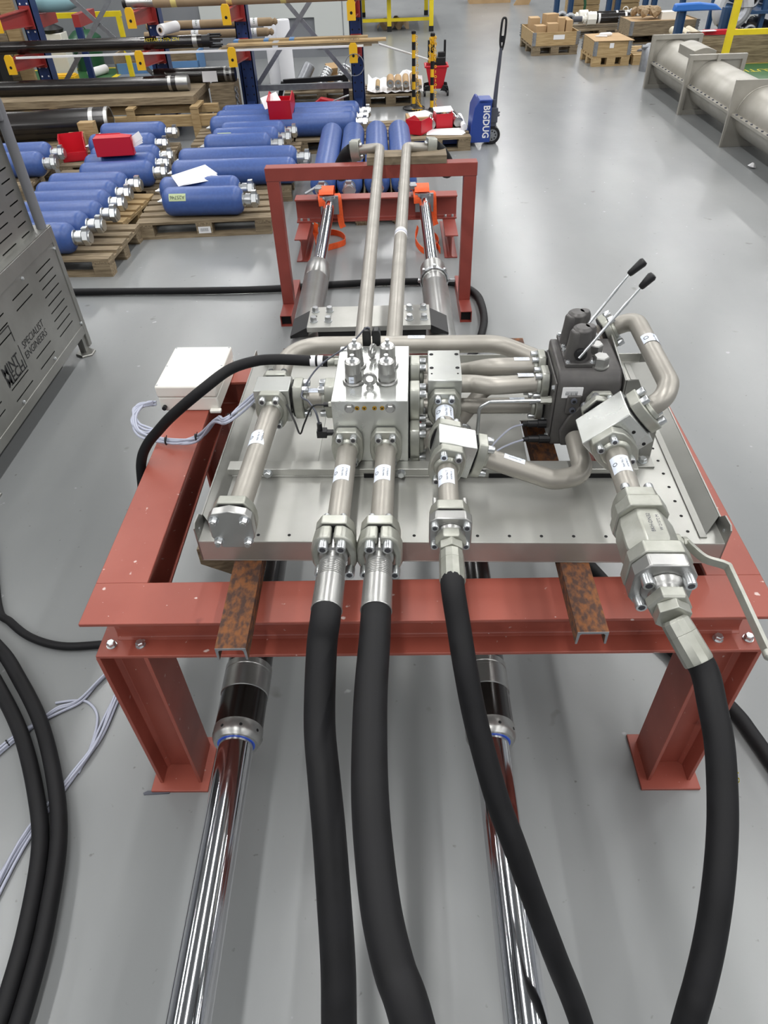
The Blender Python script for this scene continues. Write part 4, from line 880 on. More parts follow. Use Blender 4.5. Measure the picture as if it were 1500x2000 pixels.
# ------------------------------------------------------------------ blue accumulators
_ac = {}
def acc_meshes(L, R):
    k = (L, R)
    if k in _ac: return _ac[k]
    d = R*.62; pr = []
    for i in range(9): a = i/8*pi/2; pr.append((d*(1-cos(a)), .028+(R-.028)*sin(a)**.8))
    pr2 = [(L-t, r) for t, r in reversed(pr)]
    m = M(); m.lathe((0, 0, 0), (1, 0, 0), pr+pr2, 32); body = m.mesh('shell', [BLUE], 50)
    m = M(); m.lathe((-.055, 0, 0), (1, 0, 0), [(0, .010), (.018, .010), (.018, .018), (.034, .018), (.034, .026), (.06, .026)], 12); gas = m.mesh('gas_valve', [BOLT])
    m = M(); m.lathe((L-.005, 0, 0), (1, 0, 0), [(0, .058), (.012, .058), (.012, .042), (.03, .042), (.03, .054), (.075, .054), (.077, .046), (.085, .046)], 20)
    m.lathe((L+.08, 0, 0), (1, 0, 0), [(0, .064), (.04, .064), (.043, .058)], 6); m.cb((L+.10, 0, .058), (.042, .05, .042)); m.lathe((L+.123, 0, 0), (1, 0, 0), [(0, .046), (.012, .046), (.012, .026)], 18)
    port = m.mesh('port_fitting', [BOLT])
    _ac[k] = (body, gas, port); return _ac[k]
def accumulator(x, y, z, label_, L=.72, R=.12, rz=R2, roll=0., tagtxt=None, group='blue bladder accumulators on pallets', tagx=.2):
    t = thing('accumulator', label_, 'gas cylinder', (x, y, z), rz, group)
    t.rotation_euler.x = roll
    for n, me in zip(('shell', 'gas_valve', 'port_fitting'), acc_meshes(L, R)):
        o = bpy.data.objects.new(n, me); COL.objects.link(o); o.parent = t
    if tagtxt:
        m = M(); n = 6; W_ = .15; A0 = rad(18); A1 = rad(48)
        def at(px_, a, e=.0012): return (px_, -(R+e)*cos(a), (R+e)*sin(a))
        vs = []
        for i in range(n+1): a = A0+(A1-A0)*i/n; vs += [at(tagx-W_/2, a), at(tagx+W_/2, a)]
        m.add(vs, [(2*i, 2*i+1, 2*i+3, 2*i+2) for i in range(n)]); m.mi = 1
        m.text(tagtxt, .042, lambda a, b: at(tagx-a, (A0+A1)/2-b/R, .0024)); obj('masking_tape', m, [mat_tape, INK], t)
    return t
mat_tape = mat('masking_tape', '#b9c79a', .7)
ZA = .145+.12
accumulator(-2.10, 6.395, ZA, 'nearest blue accumulator, alone at the front of its pallet with green masking tape', rz=rad(-1), tagtxt='A25746', tagx=.16)
accumulator(-2.20, 6.70, ZA, 'blue accumulator with a white document lying on top of it', L=.74, rz=rad(-1))
accumulator(-2.22, 7.24, ZA, 'longer blue accumulator directly behind the one with the document', L=1.22, rz=rad(0))
accumulator(-2.25, 7.66, ZA, 'longer blue accumulator, second row behind the one with the document', L=1.22, rz=rad(0))
accumulator(-2.10, 8.20, ZA, 'front one of three short accumulators side by side behind the long ones', L=.73, rz=rad(1))
accumulator(-2.06, 8.46, ZA, 'middle one of three short accumulators, taped with a blue number', L=.74, rz=rad(1), tagtxt='A25728', tagx=.15)
accumulator(-2.02, 8.72, ZA, 'rear one of three short accumulators side by side behind the long ones', L=.74, rz=rad(1))
accumulator(-2.20, 9.02, ZA, 'front one of the three longest accumulators under the small red bin', L=1.72, R=.125, rz=rad(1))
accumulator(-2.18, 9.29, ZA, 'middle one of the three longest accumulators under the small red bin', L=1.70, R=.125, rz=rad(1))
accumulator(-2.16, 9.56, ZA, 'rear one of the three longest accumulators under the small red bin', L=1.70, R=.125, rz=rad(1))
accumulator(-3.45, 8.86, ZA, 'blue accumulator at the tip of the short fat black pipe', L=.76, rz=rad(1))
accumulator(-3.42, 8.36, ZA, 'blue accumulator with the red bin hanging on its front', L=.74, rz=rad(1))
accumulator(-3.22, 7.82, ZA, 'blue accumulator just below the red bin, third of its row of three', L=.72)
accumulator(-3.19, 7.54, ZA, 'blue accumulator below the red bin, middle of its row of three', L=.72)
accumulator(-3.14, 7.25, ZA, 'blue accumulator below the red bin, nearest of its row of three', L=.72)
accumulator(-3.32, 6.92, ZA, 'blue accumulator lying on the paler pallet, rear of three', L=.74, rz=rad(0))
accumulator(-3.34, 6.66, ZA, 'blue accumulator lying on the paler pallet, middle of three with a strip of tape', L=.74, rz=rad(0))
accumulator(-3.30, 6.39, ZA, 'blue accumulator lying on the paler pallet, nearest of three', L=.72, rz=rad(0))
accumulator(-3.28, 6.10, ZA, 'blue accumulator half hidden behind the cabinet rail, rear one on the corner pallet', L=.72, rz=rad(0))
accumulator(-3.32, 5.84, ZA, 'blue accumulator half hidden behind the cabinet rail, middle one on the corner pallet', L=.72, rz=rad(0))
accumulator(-3.34, 5.57, ZA, 'blue accumulator half hidden by the cabinet, front one on the corner pallet', L=.72, rz=rad(0))
accumulator(-4.48, 8.08, ZA, 'blue accumulator at the far left behind the grab rail, rear of two', L=.72)
accumulator(-4.42, 7.70, ZA, 'blue accumulator at the far left behind the grab rail, front of two', L=.72)
for i, (x0, lb) in enumerate(((-.735, 'leftmost of four accumulators lying lengthwise behind the red frame'), (-.49, 'second from left of four accumulators lying lengthwise behind the red frame'), (-.235, 'third from left of four accumulators lying lengthwise behind the red frame'), (.015, 'rightmost of four accumulators lying lengthwise behind the red frame'))):
    accumulator(x0, 8.62+.03*(i > 1), ZA, lb, L=1.95, R=.12, rz=rad(-90)+rad(1.2))
def bin_(x, y, z, rz, label_, s=1., tilt=(0, 0), name='storage_bin', wk=1.):
    """open fronted stacking bin: floor, back, two stepped sides, low front lip"""
    t = thing(name, label_, 'bin', (x, y, z), rz); t.rotation_euler.x, t.rotation_euler.y = tilt
    w, d, h, k = .21*s*wk, .34*s, .16*s, .004
    m = M(); m.box(-w/2, w/2, -d/2, d/2, 0, k); m.box(-w/2, w/2, d/2-k, d/2, 0, h); m.box(-w/2, w/2, -d/2, -d/2+k, 0, h*.45)
    for sx in (-1, 1): m.prism([(-d/2, 0), (d/2, 0), (d/2, h), (-d*.15, h), (-d/2, h*.55)], (sx*w/2-(k if sx > 0 else 0), 0, 0), (0, 1, 0), (0, 0, 1), (k, 0, 0))
    m.box(-w/2-.006, -w/2+.002, -d*.15, d/2, h-.012, h); m.box(w/2-.002, w/2+.006, -d*.15, d/2, h-.012, h); obj('tray', m, BIN, t)
    m = M(); m.box(-w*.3, w*.3, -d/2-.003, -d/2, h*.08, h*.36); obj('label_slot', m, BIN, t)
    return t
b = bin_(-2.84, 7.42, .39, 0, 'red storage bin propped on its side over the front accumulators', 1.08, wk=.72)
b.matrix_world = MX.Translation((-2.81, 7.42, .475)) @ MX(((0, -1, 0, 0), (0, 0, 1, 0), (-1, 0, 0, 0), (0, 0, 0, 1))) @ MX.Rotation(rad(-6), 4, 'X')
bin_(-3.66, 8.46, .145, rad(20), 'red storage bin standing on the pallet left of the propped red bin', 1.25)
bin_(-1.35, 9.15, .385, rad(180), 'small red bin on top of the three longest accumulators', 1.25, (rad(-10), 0))
def sheetpaper(x, y, z, rz, w, d, label_, tilt=(0, 0), n=2, name='paper_sheet'):
    m = M()
    for k in range(n): m.T = MX.Rotation(k*.08, 4, 'Z') @ MX.Translation((.01*k, .012*k, .002*k)); m.box(-w/2, w/2, -d/2, d/2, 0, .0015)
    m.T = None
    o = tag(obj(name, m, PAPER, None, 0, (x, y, z), rz), label_, 'paper'); o.rotation_euler.x, o.rotation_euler.y = tilt; return o
sheetpaper(-2.60, 7.49, .50, 0, .13, .07, 'white papers sticking out of the propped red bin', (rad(70), rad(-20)), 3)
sheetpaper(-1.86, 6.66, .384, rad(30), .36, .2, 'white document folder lying on the second accumulator of the near pallet', (rad(12), 0), 4)
sheetpaper(-1.47, 9.12, .50, rad(20), .2, .16, 'white card sticking out of the small red bin', (rad(35), rad(-10)), 2)
for x, y, z in ((-3.74, 8.80, .145), (-3.64, 8.97, .145)):
    tag(obj('wood_offcut', M().box(x-.09, x+.09, y-.06, y+.06, z, z+.16+(.08 if y > 8.9 else 0)), WOODN), 'fresh wood offcut standing by the red bin, ' + ('taller' if y > 8.9 else 'shorter') + ' one', 'wood')

# ------------------------------------------------------------------ cantilever rack and its pipes
rk = thing('cantilever_rack', 'navy cantilever rack with red arms and yellow end caps along the back', 'rack')
UX = (-4.80, -3.17, -2.02, -.525); UY = 11.0
for i, x in enumerate(UX):
    m = M(); hbeam_z(m, x, UY, .02, 2.9, .20, .17, .012, .010); m.box(x-.085, x+.085, UY-.10, UY-.088, .02, 2.9); u = obj('upright', m, RACKB, rk)
    m = M()
    for k in range(26):
        for sx in (-.045, .045): m.cyl((x+sx, UY-.1005, .25+k*.1), (x+sx, UY-.1015, .25+k*.1), .011, n=8)
    obj('upright_hole', m, PAPER if i < 2 else DARK, u)['kind'] = 'stuff'
    m = M(); m.prism([(0, 0), (-1.0, 0), (-1.0, .06), (0, .17)], (x-.05, UY-.1, 0), (0, 1, 0), (0, 0, 1), (.10, 0, 0)); obj('base_foot', m, RACKB, rk)
    for zt in (.872, 1.30):
        m = M(); yb, ye = UY-.1, 10.02
        for pr in ([(yb, zt), (ye, zt), (ye, zt-.012), (yb, zt-.012)], [(yb, zt-.19), (ye, zt-.13), (ye, zt-.118), (yb, zt-.178)]): m.prism(pr, (x-.045, 0, 0), (0, 1, 0), (0, 0, 1), (.09, 0, 0))
        m.prism([(yb, zt), (ye, zt), (ye, zt-.12), (yb, zt-.18)], (x-.006, 0, 0), (0, 1, 0), (0, 0, 1), (.012, 0, 0)); m.box(x-.07, x+.07, UY-.112, UY-.10, zt-.22, zt+.03); a = obj('arm', m, ARMR, rk)
        m = M(); m.prism([(-.05, -.155), (.05, -.155), (.05, .02), (.03, .05), (-.03, .05), (-.05, .02)], (x, ye, zt), (1, 0, 0), (0, 0, 1), (0, -.03, 0)); m.mi = 1; m.cyl((x, ye-.03, zt-.08), (x, ye-.0312, zt-.08), .017, n=10); obj('end_cap', m, [YCAP, DARK], a)
for x in (-4.80, -4.25):
    m = M(); m.box(x-.045, x+.045, 11.1, 11.75, 1.06, 1.20); obj('rear_arm', m, ARMR, rk)
m = M(); m.box(-4.25-.04, -4.25+.04, 11.1, 11.16, .02, 1.06); obj('rear_post', m, RACKB, rk)
for xa, xb, zc, zh in ((-4.72, -3.25, 1.10, .74), (-1.94, -.61, 1.07, .74)):
    for q in (((xa, zc+zh), (xb, zc-zh)), ((xb, zc+zh), (xa, zc-zh))):
        m = M(); m.beam((q[0][0], UY+.11+(.012 if q[0][0] == xa else 0), q[0][1]), (q[1][0], UY+.11+(.012 if q[0][0] == xa else 0), q[1][1]), .01, .055, (0, 1, 0)); 
        m2 = M(); a, b_ = V((q[0][0], UY+.11, q[0][1])), V((q[1][0], UY+.11, q[1][1])); d = (b_-a).normalized(); n_ = V((-d.z, 0, d.x)); o_ = .012 if q[0][0] == xa else 0
        m2.prism([(0, -.028), ((b_-a).length, -.028), ((b_-a).length, .028), (0, .028)], a+V((0, o_, 0)), d, n_, (0, .008, 0)); obj('cross_brace', m2, GALV, rk)
m = M(); m.box(-1.95, -.6, UY+.05, UY+.11, .26, .33); obj('tie_bar', m, GALV, rk)
m = M(); m.box(-4.75, -3.2, UY+.05, UY+.11, .26, .33); obj('tie_bar', m, GALV, rk)
def bpipe(y, z, x0, x1, r, label_, ends, slope=0):
    t = thing('black_pipe', label_, 'pipe'); d = V((1, slope, 0)).normalized(); a = V((x0, y-slope*(x1-x0), z)); b_ = V((x1, y, z))
    m = M(); m.cyl(a, b_, r, n=32); obj('tube', m, BLACKB, t); ends(t, b_, d, r); return t
def e1(t, b_, d, r):
    m = M(); m.lathe(b_-d*.12, d, [(0, r*1.005), (.001, r*1.04), (.06, r*1.04), (.061, r)], 28); obj('steel_collar', m, SATIN, t)
    m = M(); m.lathe(b_, d, [(0, r*.95), (.08, r*.98), (.081, r*1.12), (.11, r*1.12), (.112, r*.9)], 28); h = obj('head', m, BLACK, t)
    m = M()
    for k in range(8): a = k*pi/4; u, w, _ = frame(d); p = b_+d*.11+(u*cos(a)+w*sin(a))*r*.98; m.cyl(p, p+d*.13, .010, n=8)
    obj('stud', m, BLACK, h)['kind'] = 'stuff'
    m = M(); m.text('HISTAR 5 MPa ZIN', .055, lambda x, y: (b_.x-.50+x, b_.y-(r+.002)*cos(.55+y/r), b_.z+(r+.002)*sin(.55+y/r))); obj('chalk_writing', m, YTEXT, t)
bpipe(10.42, .872+.072, -7, -2.45, .07, 'long black pipe on the lower rack arms with a white film roll on it', e1)
def e2(t, b_, d, r):
    m = M(); m.lathe(b_-d*.22, d, [(0, r), (.002, r*1.02), (.04, r*1.02), (.042, r*.985), (.10, r*.985), (.102, r*1.03), (.25, r*1.03), (.252, r*.9)], 32); obj('steel_end', m, SATIN, t)
bpipe(10.05, .476+.085, -7, -2.66, .084, 'long black pipe with a bright steel end lying on the timber skid', e2)
def e3(t, b_, d, r):
    m = M(); m.lathe(b_-d*.22, d, [(0, r), (.001, r*1.012), (.05, r*1.012), (.051, r)], 32); m.lathe(b_-d*.04, d, [(0, r), (.001, r*1.02), (.04, r*1.02), (.045, r*.9), (.02, r*.85)], 32); obj('steel_end', m, SATIN, t)
bpipe(9.28, .145+.165, -5.6, -3.46, .163, 'short fat black pipe on a pallet at left with banded steel end', e3, .08)
def e4(t, b_, d, r):
    m = M(); m.lathe(b_-d*.14, d, [(0, r), (.001, r*1.03), (.03, r*1.03), (.031, r), (.07, r), (.071, r*1.03), (.10, r*1.03), (.101, r*.9)], 28); obj('steel_band', m, SATIN, t)
    m = M(); m.quad((b_.x-.42, b_.y-r-.004, b_.z+.05), (b_.x-.23, b_.y-r-.004, b_.z+.05), (b_.x-.23, b_.y-r-.004, b_.z-.07), (b_.x-.43, b_.y-r-.004, b_.z-.07)); m.mi = 0; obj('taped_sheet', m, PAPER, t)
bpipe(10.55, .476+.085, -3.2, -2.12, .084, 'black pipe behind the skid with a white sheet taped to it', e4)
sk = thing('timber_skid', 'fresh timber skid with long beams and cross battens under the black pipes', 'skid')
for y, z0, z1, x1 in ((9.62, .17, .29, -2.22), (9.86, .27, .36, -2.26)):
    m = M(); m.box(-6, x1, y-.04, y+.04, z0, z1); obj('long_beam', m, WOODN, sk, .003)
m = M(); m.box(-6, -2.52, 9.7, 10.75, .39, .475); obj('pipe_bed', m, WOOD, sk, .003)
for x in (-4.3, -3.3, -2.5):
    m = M(); m.box(x-.05, x+.05, 9.55, 9.93, .362, .388); m.box(x-.05, x+.05, 9.555, 9.58, .0, .362); obj('batten', m, WOODN, sk, .002)
    m = M(); m.box(x-.15, x-.05, 9.98, 10.7, 0, .39); obj('bearer', m, WOOD, sk)
cr = thing('timber_end_block', 'weathered timber block banded with chain links beside the rack upright', 'timber', (-2.20, 10.55, 0))
m = M(); m.box(-.25, .07, -.2, .2, 0, .475); obj('block', m, WOOD, cr, .004)
m = M()
for k in range(10): m.torus((.078, -.17, .05+k*.04), (1, 0, 0) if k % 2 else (0, 1, 0), .022, .006, 10, 6); m.torus((.078, -.11, .05+k*.04), (0, 1, 0) if k % 2 else (1, 0, 0), .022, .006, 10, 6)
obj('chain', m, GALV, cr)['kind'] = 'stuff'
t = thing('film_roll', 'white film roll lying crosswise on the upper black pipe', 'roll')
a, b_ = V((-2.93, 10.32, 1.085)), V((-2.80, 10.62, 1.085)); m = M(); m.cyl(a, b_, .06, n=24); obj('film', m, PAPER, t)
m = M(); d = (b_-a).normalized(); m.cyl(a-d*.008, a+d*.01, .028, n=14); m.mi = 1; m.cyl(a-d*.009, a-d*.0081, .022, n=14); obj('core', m, [CARD, DARK], t)
tag(obj('white_bar', M().beam((-4.72, 10.045, .8845), (-.40, 10.05, .8845), .022, .022), PAPER), 'thin white bar lying across the front of the lower rack arms', 'bar')
t = thing('wrapped_tube', 'brown cardboard wrapped tube on the upper rack arms', 'tube')
m = M(); m.cyl((-2.95, 10.35, 1.302+.062), (.32, 10.35, 1.302+.062), .06, n=24); obj('wrapping', m, KRAFT, t)
m = M()
for x in (-2.7, -2.02, -1.36): m.cyl((x-.035, 10.35, 1.364), (x+.035, 10.35, 1.364), .061, n=24)
obj('tape_band', m, mat('pale_tape', '#d8c77a', .5), t)
m = M(); m.cyl((-3.28, 10.35, 1.364), (-2.95, 10.35, 1.364), .05, n=20); obj('steel_end', m, SATIN, t)
m = M(); m.cyl((-3.33, 10.35, 1.364), (-3.28, 10.35, 1.364), .052, n=20); obj('black_cap', m, BLACK, t)
t = thing('plank_bundle', 'bundle of sawn planks on the lower rack arms, one board stamped', 'planks')
for k, (x0, x1, y, z, w, h, mt_) in enumerate(((-2.2, -.30, 10.16, .873, .17, .022, WOOD), (-2.15, -.22, 10.15, .896, .16, .022, WOOD), (-2.08, -.12, 10.13, .919, .14, .024, WOODN), (-2.05, -.45, 10.32, .873, .12, .05, WOODN), (-2.02, -.35, 10.32, .925, .11, .03, WOODN))):
    m = M(); m.T = MX.Translation((-1.2, y, z)) @ MX.Rotation(rad(1.2)*(k < 3), 4, 'Z'); m.box(x0+1.2, x1+1.2, -w/2, w/2, 0, h); m.T = None; obj('plank', m, mt_, t, .002)
m = M(); m.text('NORD', .085, lambda x, y: (-.62-x*1.4, 10.15-y, .9438)); obj('stamp', m, DARK, t)
m = M()
for x in (-2.0, -1.62, -1.3): m.box(x-.03, x+.03, 10.25, 10.39, .8735, .957)
obj('blue_tape', m, BBLUE, t)
m = M(); m.box(-1.52, -1.45, 10.06, 10.24, .89, .945); obj('clear_tape', m, GLASSP, t)
for k, (y, z) in enumerate(((11.35, .905), (11.52, 1.0))):
    t = thing('paper_wrapped_tube', 'kraft paper wrapped tube behind the rack, ' + ('lower' if k == 0 else 'upper') + ' of two', 'tube'); x0, x1 = -3.05, (-1.76 if k == 0 else -1.72)
    m = M(); m.cyl((x0-.4, y, z), (x1, y, z), .05, n=20); obj('wrapping', m, KRAFT, t)
    m = M(); m.lathe((x1, y, z), (1, 0, 0), [(0, .05), (.03, .03), (.06, .045), (.09, .02)], 9); obj('crumpled_end', m, KRAFT, t)
    m = M(); 
    for x in (-2.75, -1.95): m.cyl((x-.05, y, z), (x+.05, y, z), .051, n=20)
    m.mi = 1
    for x in (-2.75, -1.95): m.text('FRASE', .035, lambda a, b: (x+b, y-.0525*cos(.7+a/.05), z+.0525*sin(.7+a/.05)))
    obj('printed_tape', m, [PAPER, GREENP], t)['kind'] = 'stuff'
ra_ = thing('rear_shelf_arm', 'steel shelf bracket behind the rack holding the wrapped tubes', 'bracket')
m = M(); m.box(-3.4, -3.33, 11.22, 11.65, .80, .853); m.box(-2.2, -2.13, 11.22, 11.65, .80, .853); m.box(-3.4, -3.33, 11.22, 11.28, 0, .8); m.box(-2.2, -2.13, 11.22, 11.28, 0, .8); m.box(-3.4, -2.13, 11.46, 11.58, .853, .948); obj('bracket', m, RACKB, ra_)
t = thing('wire_hoop', 'thin wire hoop hanging on the right upright of the rack', 'hoop')
m = M(); m.torus((-.515, 9.97, .70), (0, 1, 0), .115, .005, 32, 6); obj('hoop', m, GALV, t)

# ------------------------------------------------------------------ behind and beside the rack
t = thing('yellow_barrier', 'yellow rail barrier in front of the grey wall at left', 'barrier')
m = M(); m.box(-6.9, -4.42, 13.48, 13.55, .93, 1.0); obj('top_rail', m, YELL, t)
m = M(); m.box(-6.9, -4.3, 13.49, 13.54, .56, .61); obj('mid_rail', m, YELL, t)
for x in (-6.85, -4.47): m = M(); m.box(x-.035, x+.035, 13.48, 13.55, 0, .93); obj('post', m, YELL, t)
t = thing('green_waste_bin', 'round dark green bin with domed lid by the grey wall', 'bin')
m = M(); m.lathe((-5.68, 15.0, .0), (0, 0, 1), [(0, .26), (.1, .245), (.42, .27), (.44, .29), (.47, .29)], 28); obj('tub', m, GREENP, t)
m = M(); m.lathe((-5.68, 15.0, .47), (0, 0, 1), [(0, .295), (.03, .29), (.07, .24), (.13, .16), (.15, .02)], 28); obj('lid', m, GREENP, t)
m = M(); m.torus((-5.68, 15.0, .60), (0, 1, 0), .06, .012, 14, 6, 0, pi); obj('lid_handle', m, GREENP, t)
t = thing('waste_box', 'white flap-top box with a black bag beside the green bin', 'box')
m = M(); m.box(-6.15, -5.75, 14.15, 14.45, 0, .66); obj('box', m, WHITE, t, .01)
m = M(); m.lathe((-5.93, 14.3, .66), (0, 0, 1), [(0, .17), (.05, .19), (.09, .12), (.13, .04)], 11); obj('bag', m, BLACK, t)
t = thing('timber_boarding', 'tall brown timber boarding leaning at the far left behind the rack', 'panel')
for k in range(4): m = M(); m.box(-5.95+k*.20, -5.757+k*.20, 11.35, 11.42, 0, 2.0); obj('board', m, WOOD if k < 3 else WOODN, t, .003)
tag(obj('dark_cabinet', M().box(-6.6, -5.35, 10.79, 11.1, 0, .92).box(-6.6, -5.35, 10.78, 10.792, .42, .44), BLACK, None, .01), 'dark cabinet at the left edge below the rack arm', 'cabinet')
t = thing('blue_sided_crate', 'open wooden crate with blue ends standing behind the rack', 'crate', (-4.28, 14.7, 0), rad(2))
for n, a, mt_ in (('side_board', (-.75, .75, -.31, -.28, 0, .16), BBLUE), ('side_board', (-.75, .75, .28, .31, 0, .34), WOOD), ('end_board', (.72, .75, -.31, .31, 0, .30), BBLUE), ('end_board', (-.75, -.72, -.31, .31, 0, .30), WOOD), ('floor_board', (-.72, .72, -.28, .28, 0, .03), WOOD)):
    m = M(); m.box(*a); obj(n, m, mt_, t)
tag(obj('paper_roll', M().cyl((-5.40, 14.1, .075), (-5.25, 14.5, .075), .07, n=20), PAPER), 'short white roll lying on the green painted floor zone', 'roll')
tag(obj('yellow_tray', M().box(-6.0, -5.55, 13.75, 13.95, 0, .10).box(-5.98, -5.57, 13.77, 13.93, .10, .12), YCAP, None, .01), 'low yellow tray on the floor behind the rack', 'tray')
t = thing('teal_bundle', 'pale teal wrapped bundle on the rear red arm at top left', 'bundle', (-4.55, 11.42, 1.21), rad(20))
m = M(); m.lathe((-.4, 0, .08), (1, 0, 0), [(0, .05), (.1, .08), (.5, .085), (.62, .05)], 12); obj('wrap', m, mat('teal_cloth', '#86aeb5', .7), t)
for (x, y, r, h, lb) in ((-1.76, 12.95, .115, .87, 'tall roll of white foam wrap standing behind the planks'), (-1.98, 13.1, .10, .80, 'second roll of white foam wrap, narrower, left of the tall one')):
    t = thing('foam_roll', lb, 'roll'); m = M(); m.lathe((x, y, 0), (0, 0, 1), [(0, r), (h-.02, r*.97), (h, r*.90), (h, r*.35), (h-.04, r*.33)], 26); obj('foam', m, FOAM, t)
pallet(-1.11, 11.9, rad(2), 'weathered pallet holding bright steel rolls behind the rack', L=1.1)
for k, (x, y, r, L_, lb) in enumerate(((-1.36, 11.75, .085, .30, 'plain grey steel drum leaning on the pallet pile'), (-1.06, 11.7, .07, .26, 'ribbed shiny steel roll in the middle of the pallet pile'), (-.80, 11.7, .08, .27, 'ribbed shiny steel roll at the right of the pallet pile'))):
    t = thing('steel_roll', lb, 'roll'); a = V((x-.05, y-.12, .145+r*.8)); d = V((.45, .5, .70)).normalized(); pr = [(0, r*.9), (.01, r)]
    if k: 
        for q in range(6): pr += [(.02+q*.04, r), (.03+q*.04, r*.9), (.045+q*.04, r*.9), (.055+q*.04, r)]
    pr += [(L_, r), (L_+.01, r*.9)]; m = M(); m.lathe(a, d, pr, 22); obj('drum', m, BOLT if k else GALV, t)
tag(obj('card_box', M().box(-.08, .08, -.06, .06, 0, .12), CARD, None, .003, (-.98, 11.95, .30), rad(25)), 'small brown cardboard box lodged on the steel rolls', 'box').rotation_euler.x = .5
tag(obj('box_prop', M().box(-1.12, -.86, 11.9, 12.05, .144, .29), CARD), 'flat brown carton under the small box on the roll pallet', 'box')
t = thing('floor_jack', 'red and black lifting jack in front of the steel rolls', 'jack', (-.95, 10.84, 0))
m = M(); m.prism([(-.22, .05), (.25, .05), (.25, .12), (.05, .17), (-.1, .2), (-.22, .12)], (0, -.06, 0), (1, 0, 0), (0, 0, 1), (0, .12, 0)); obj('body', m, BIN, t, .008)
m = M()
for x in (-.16, .18):
    for y in (-.09, .09): m.cyl((x, y-.02, .045), (x, y+.02, .045), .045, n=14)
obj('wheel', m, BLACK, t)
m = M(); m.cyl((.05, -.03, .15), (.30, -.12, .24), .010, n=8); obj('pump_handle', m, BOLT, t)
t = thing('black_steel_frame', 'black steel trolley frame behind the red jack', 'frame')
m = M(); m.beam((-1.6, 11.24, .33), (-.70, 11.24, .36), .06, .06); m.box(-.76, -.68, 11.20, 11.28, 0, .40); m.beam((-1.6, 11.24, .33), (-1.72, 11.24, .03), .06, .06); obj('frame', m, BLACK, t, .004)
sheetpaper(-1.55, 10.75, .10, rad(15), .22, .18, 'white card lying by the foot of the rack', (rad(30), 0), 2)

pallet(-.10, 11.55, rad(2), 'weathered pallet with paper wrapped rods beside the rack upright', L=.86)
m = M(); n = 14; vs = []; fs = []
for i in range(n+1):
    for j in range(7):
        x = -.42+.80*i/n; y = 11.2+.7*j/6; z = .150+.03*abs(sin(i*1.3+j*.9))+(.10*max(0, 1-abs(i-10)/4)*(j > 4)) + (.06*(j > 4)) + (.05 if i == 0 else 0); vs.append((x, y, z))
for i in range(n):
    for j in range(6): a = i*7+j; fs.append((a, a+1, a+8, a+7))
m.add(vs, fs); tag(obj('paper_wrap', m, PAPER), 'crumpled white paper spread under the row of rods', 'paper')
for k, (x, r, L_, w_) in enumerate(((-.27, .032, .34, 0), (-.09, .055, .30, 1), (.02, .052, .30, 1), (.13, .045, .42, 1), (.25, .062, .36, 1), (.33, .028, .3, 0))):
    t = thing('wrapped_rod', ('leftmost thin', 'first thick, left of the four', 'second thick', 'third thick, longest', 'fourth thick, largest', 'rightmost thin')[k]+' kraft wrapped rod on the white paper', 'rod')
    y0 = 11.16 if not w_ else 11.28; z = .20+r; m = M(); m.cyl((x, y0, z), (x, y0+L_, z+.02), r, n=18); obj('wrap', m, WOODN if not w_ else CARD, t)
    m = M(); m.lathe((x, y0, z), (0, -1, 0), [(-.03, r*.96), (.012, r*.9), (.012, r*.45), (.0, r*.4)], 18); obj('steel_end', m, BOLT, t)
# chain posts, mop bucket
for k, (x, y, lb) in enumerate(((.235, 10.94, 'black and yellow striped post standing left of the red mop bucket'), (.475, 10.68, 'black and yellow striped post draped with yellow chain before the mop bucket'))):
    t = thing('barrier_post', lb, 'post')
    m = M(); m.lathe((x, y, 0), (0, 0, 1), [(0, .135), (.015, .135), (.03, .11), (.04, .05), (.07, .035)], 24); obj('base', m, BLACK, t)
    m = M(); m.torus((x, y, .018), (0, 0, 1), .15, .007, 28, 6); obj('base_ring', m, BLACK, t)
    m = M(); 
    for q in range(9): m.mi = q % 2; m.cyl((x, y, .06+q*.091), (x, y, .06+(q+1)*.091), .0245, n=16)
    m.mi = 1; m.lathe((x, y, .875), (0, 0, 1), [(0, .03), (.03, .03), (.04, .02)], 16); obj('pole', m, [YCAP, BLACK], t)
    m = M(); q = 0
    pts = spline([(x+.035, y-.01, .86), (x+.05, y, .5), (x+.055, y-.01, .12), (x+.1, y-.03, .02), (x-.02, y-.12, .012), (x+.12, y-.14, .012)] if k == 0 else [(x-.03, y-.03, .87), (x-.04, y-.035, .6), (x-.02, y-.04, .86), (x+.03, y-.035, .62), (x+.035, y-.03, .87), (x+.045, y, .4), (x+.06, y, .05), (x+.15, y-.02, .012), (x+.3, y+.06, .012)], 9)
    for i in range(0, len(pts)-1): m.torus(pts[i].lerp(pts[i+1], .5), V((1, 0, 0)) if i % 2 else V((0, 1, .2)), .014, .004, 8, 5)
    obj('chain', m, YCAP, t)['kind'] = 'stuff'
t = thing('mop_bucket', 'red mop bucket on black castors with a black wringer', 'bucket', (.585, 11.86, 0))
m = M(); a, b_ = (.10, .09, .13), (.165, .14, .38)
def ring(hx, hy, z): return [(-hx, -hy, z), (hx, -hy, z), (hx, hy, z), (-hx, hy, z)]
vs = ring(.095, .09, .085)+ring(.155, .14, .36)+ring(.175, .155, .36)+ring(.175, .155, .385)+ring(.15, .13, .385)+ring(.09, .085, .10)
fs = [(3, 2, 1, 0)]+[(i*4+k, i*4+(k+1) % 4, i*4+4+(k+1) % 4, i*4+4+k) for i in range(5) for k in range(4)]+[(20, 21, 22, 23)]
m.add(vs, fs); obj('tub', m, BIN, t, .006)
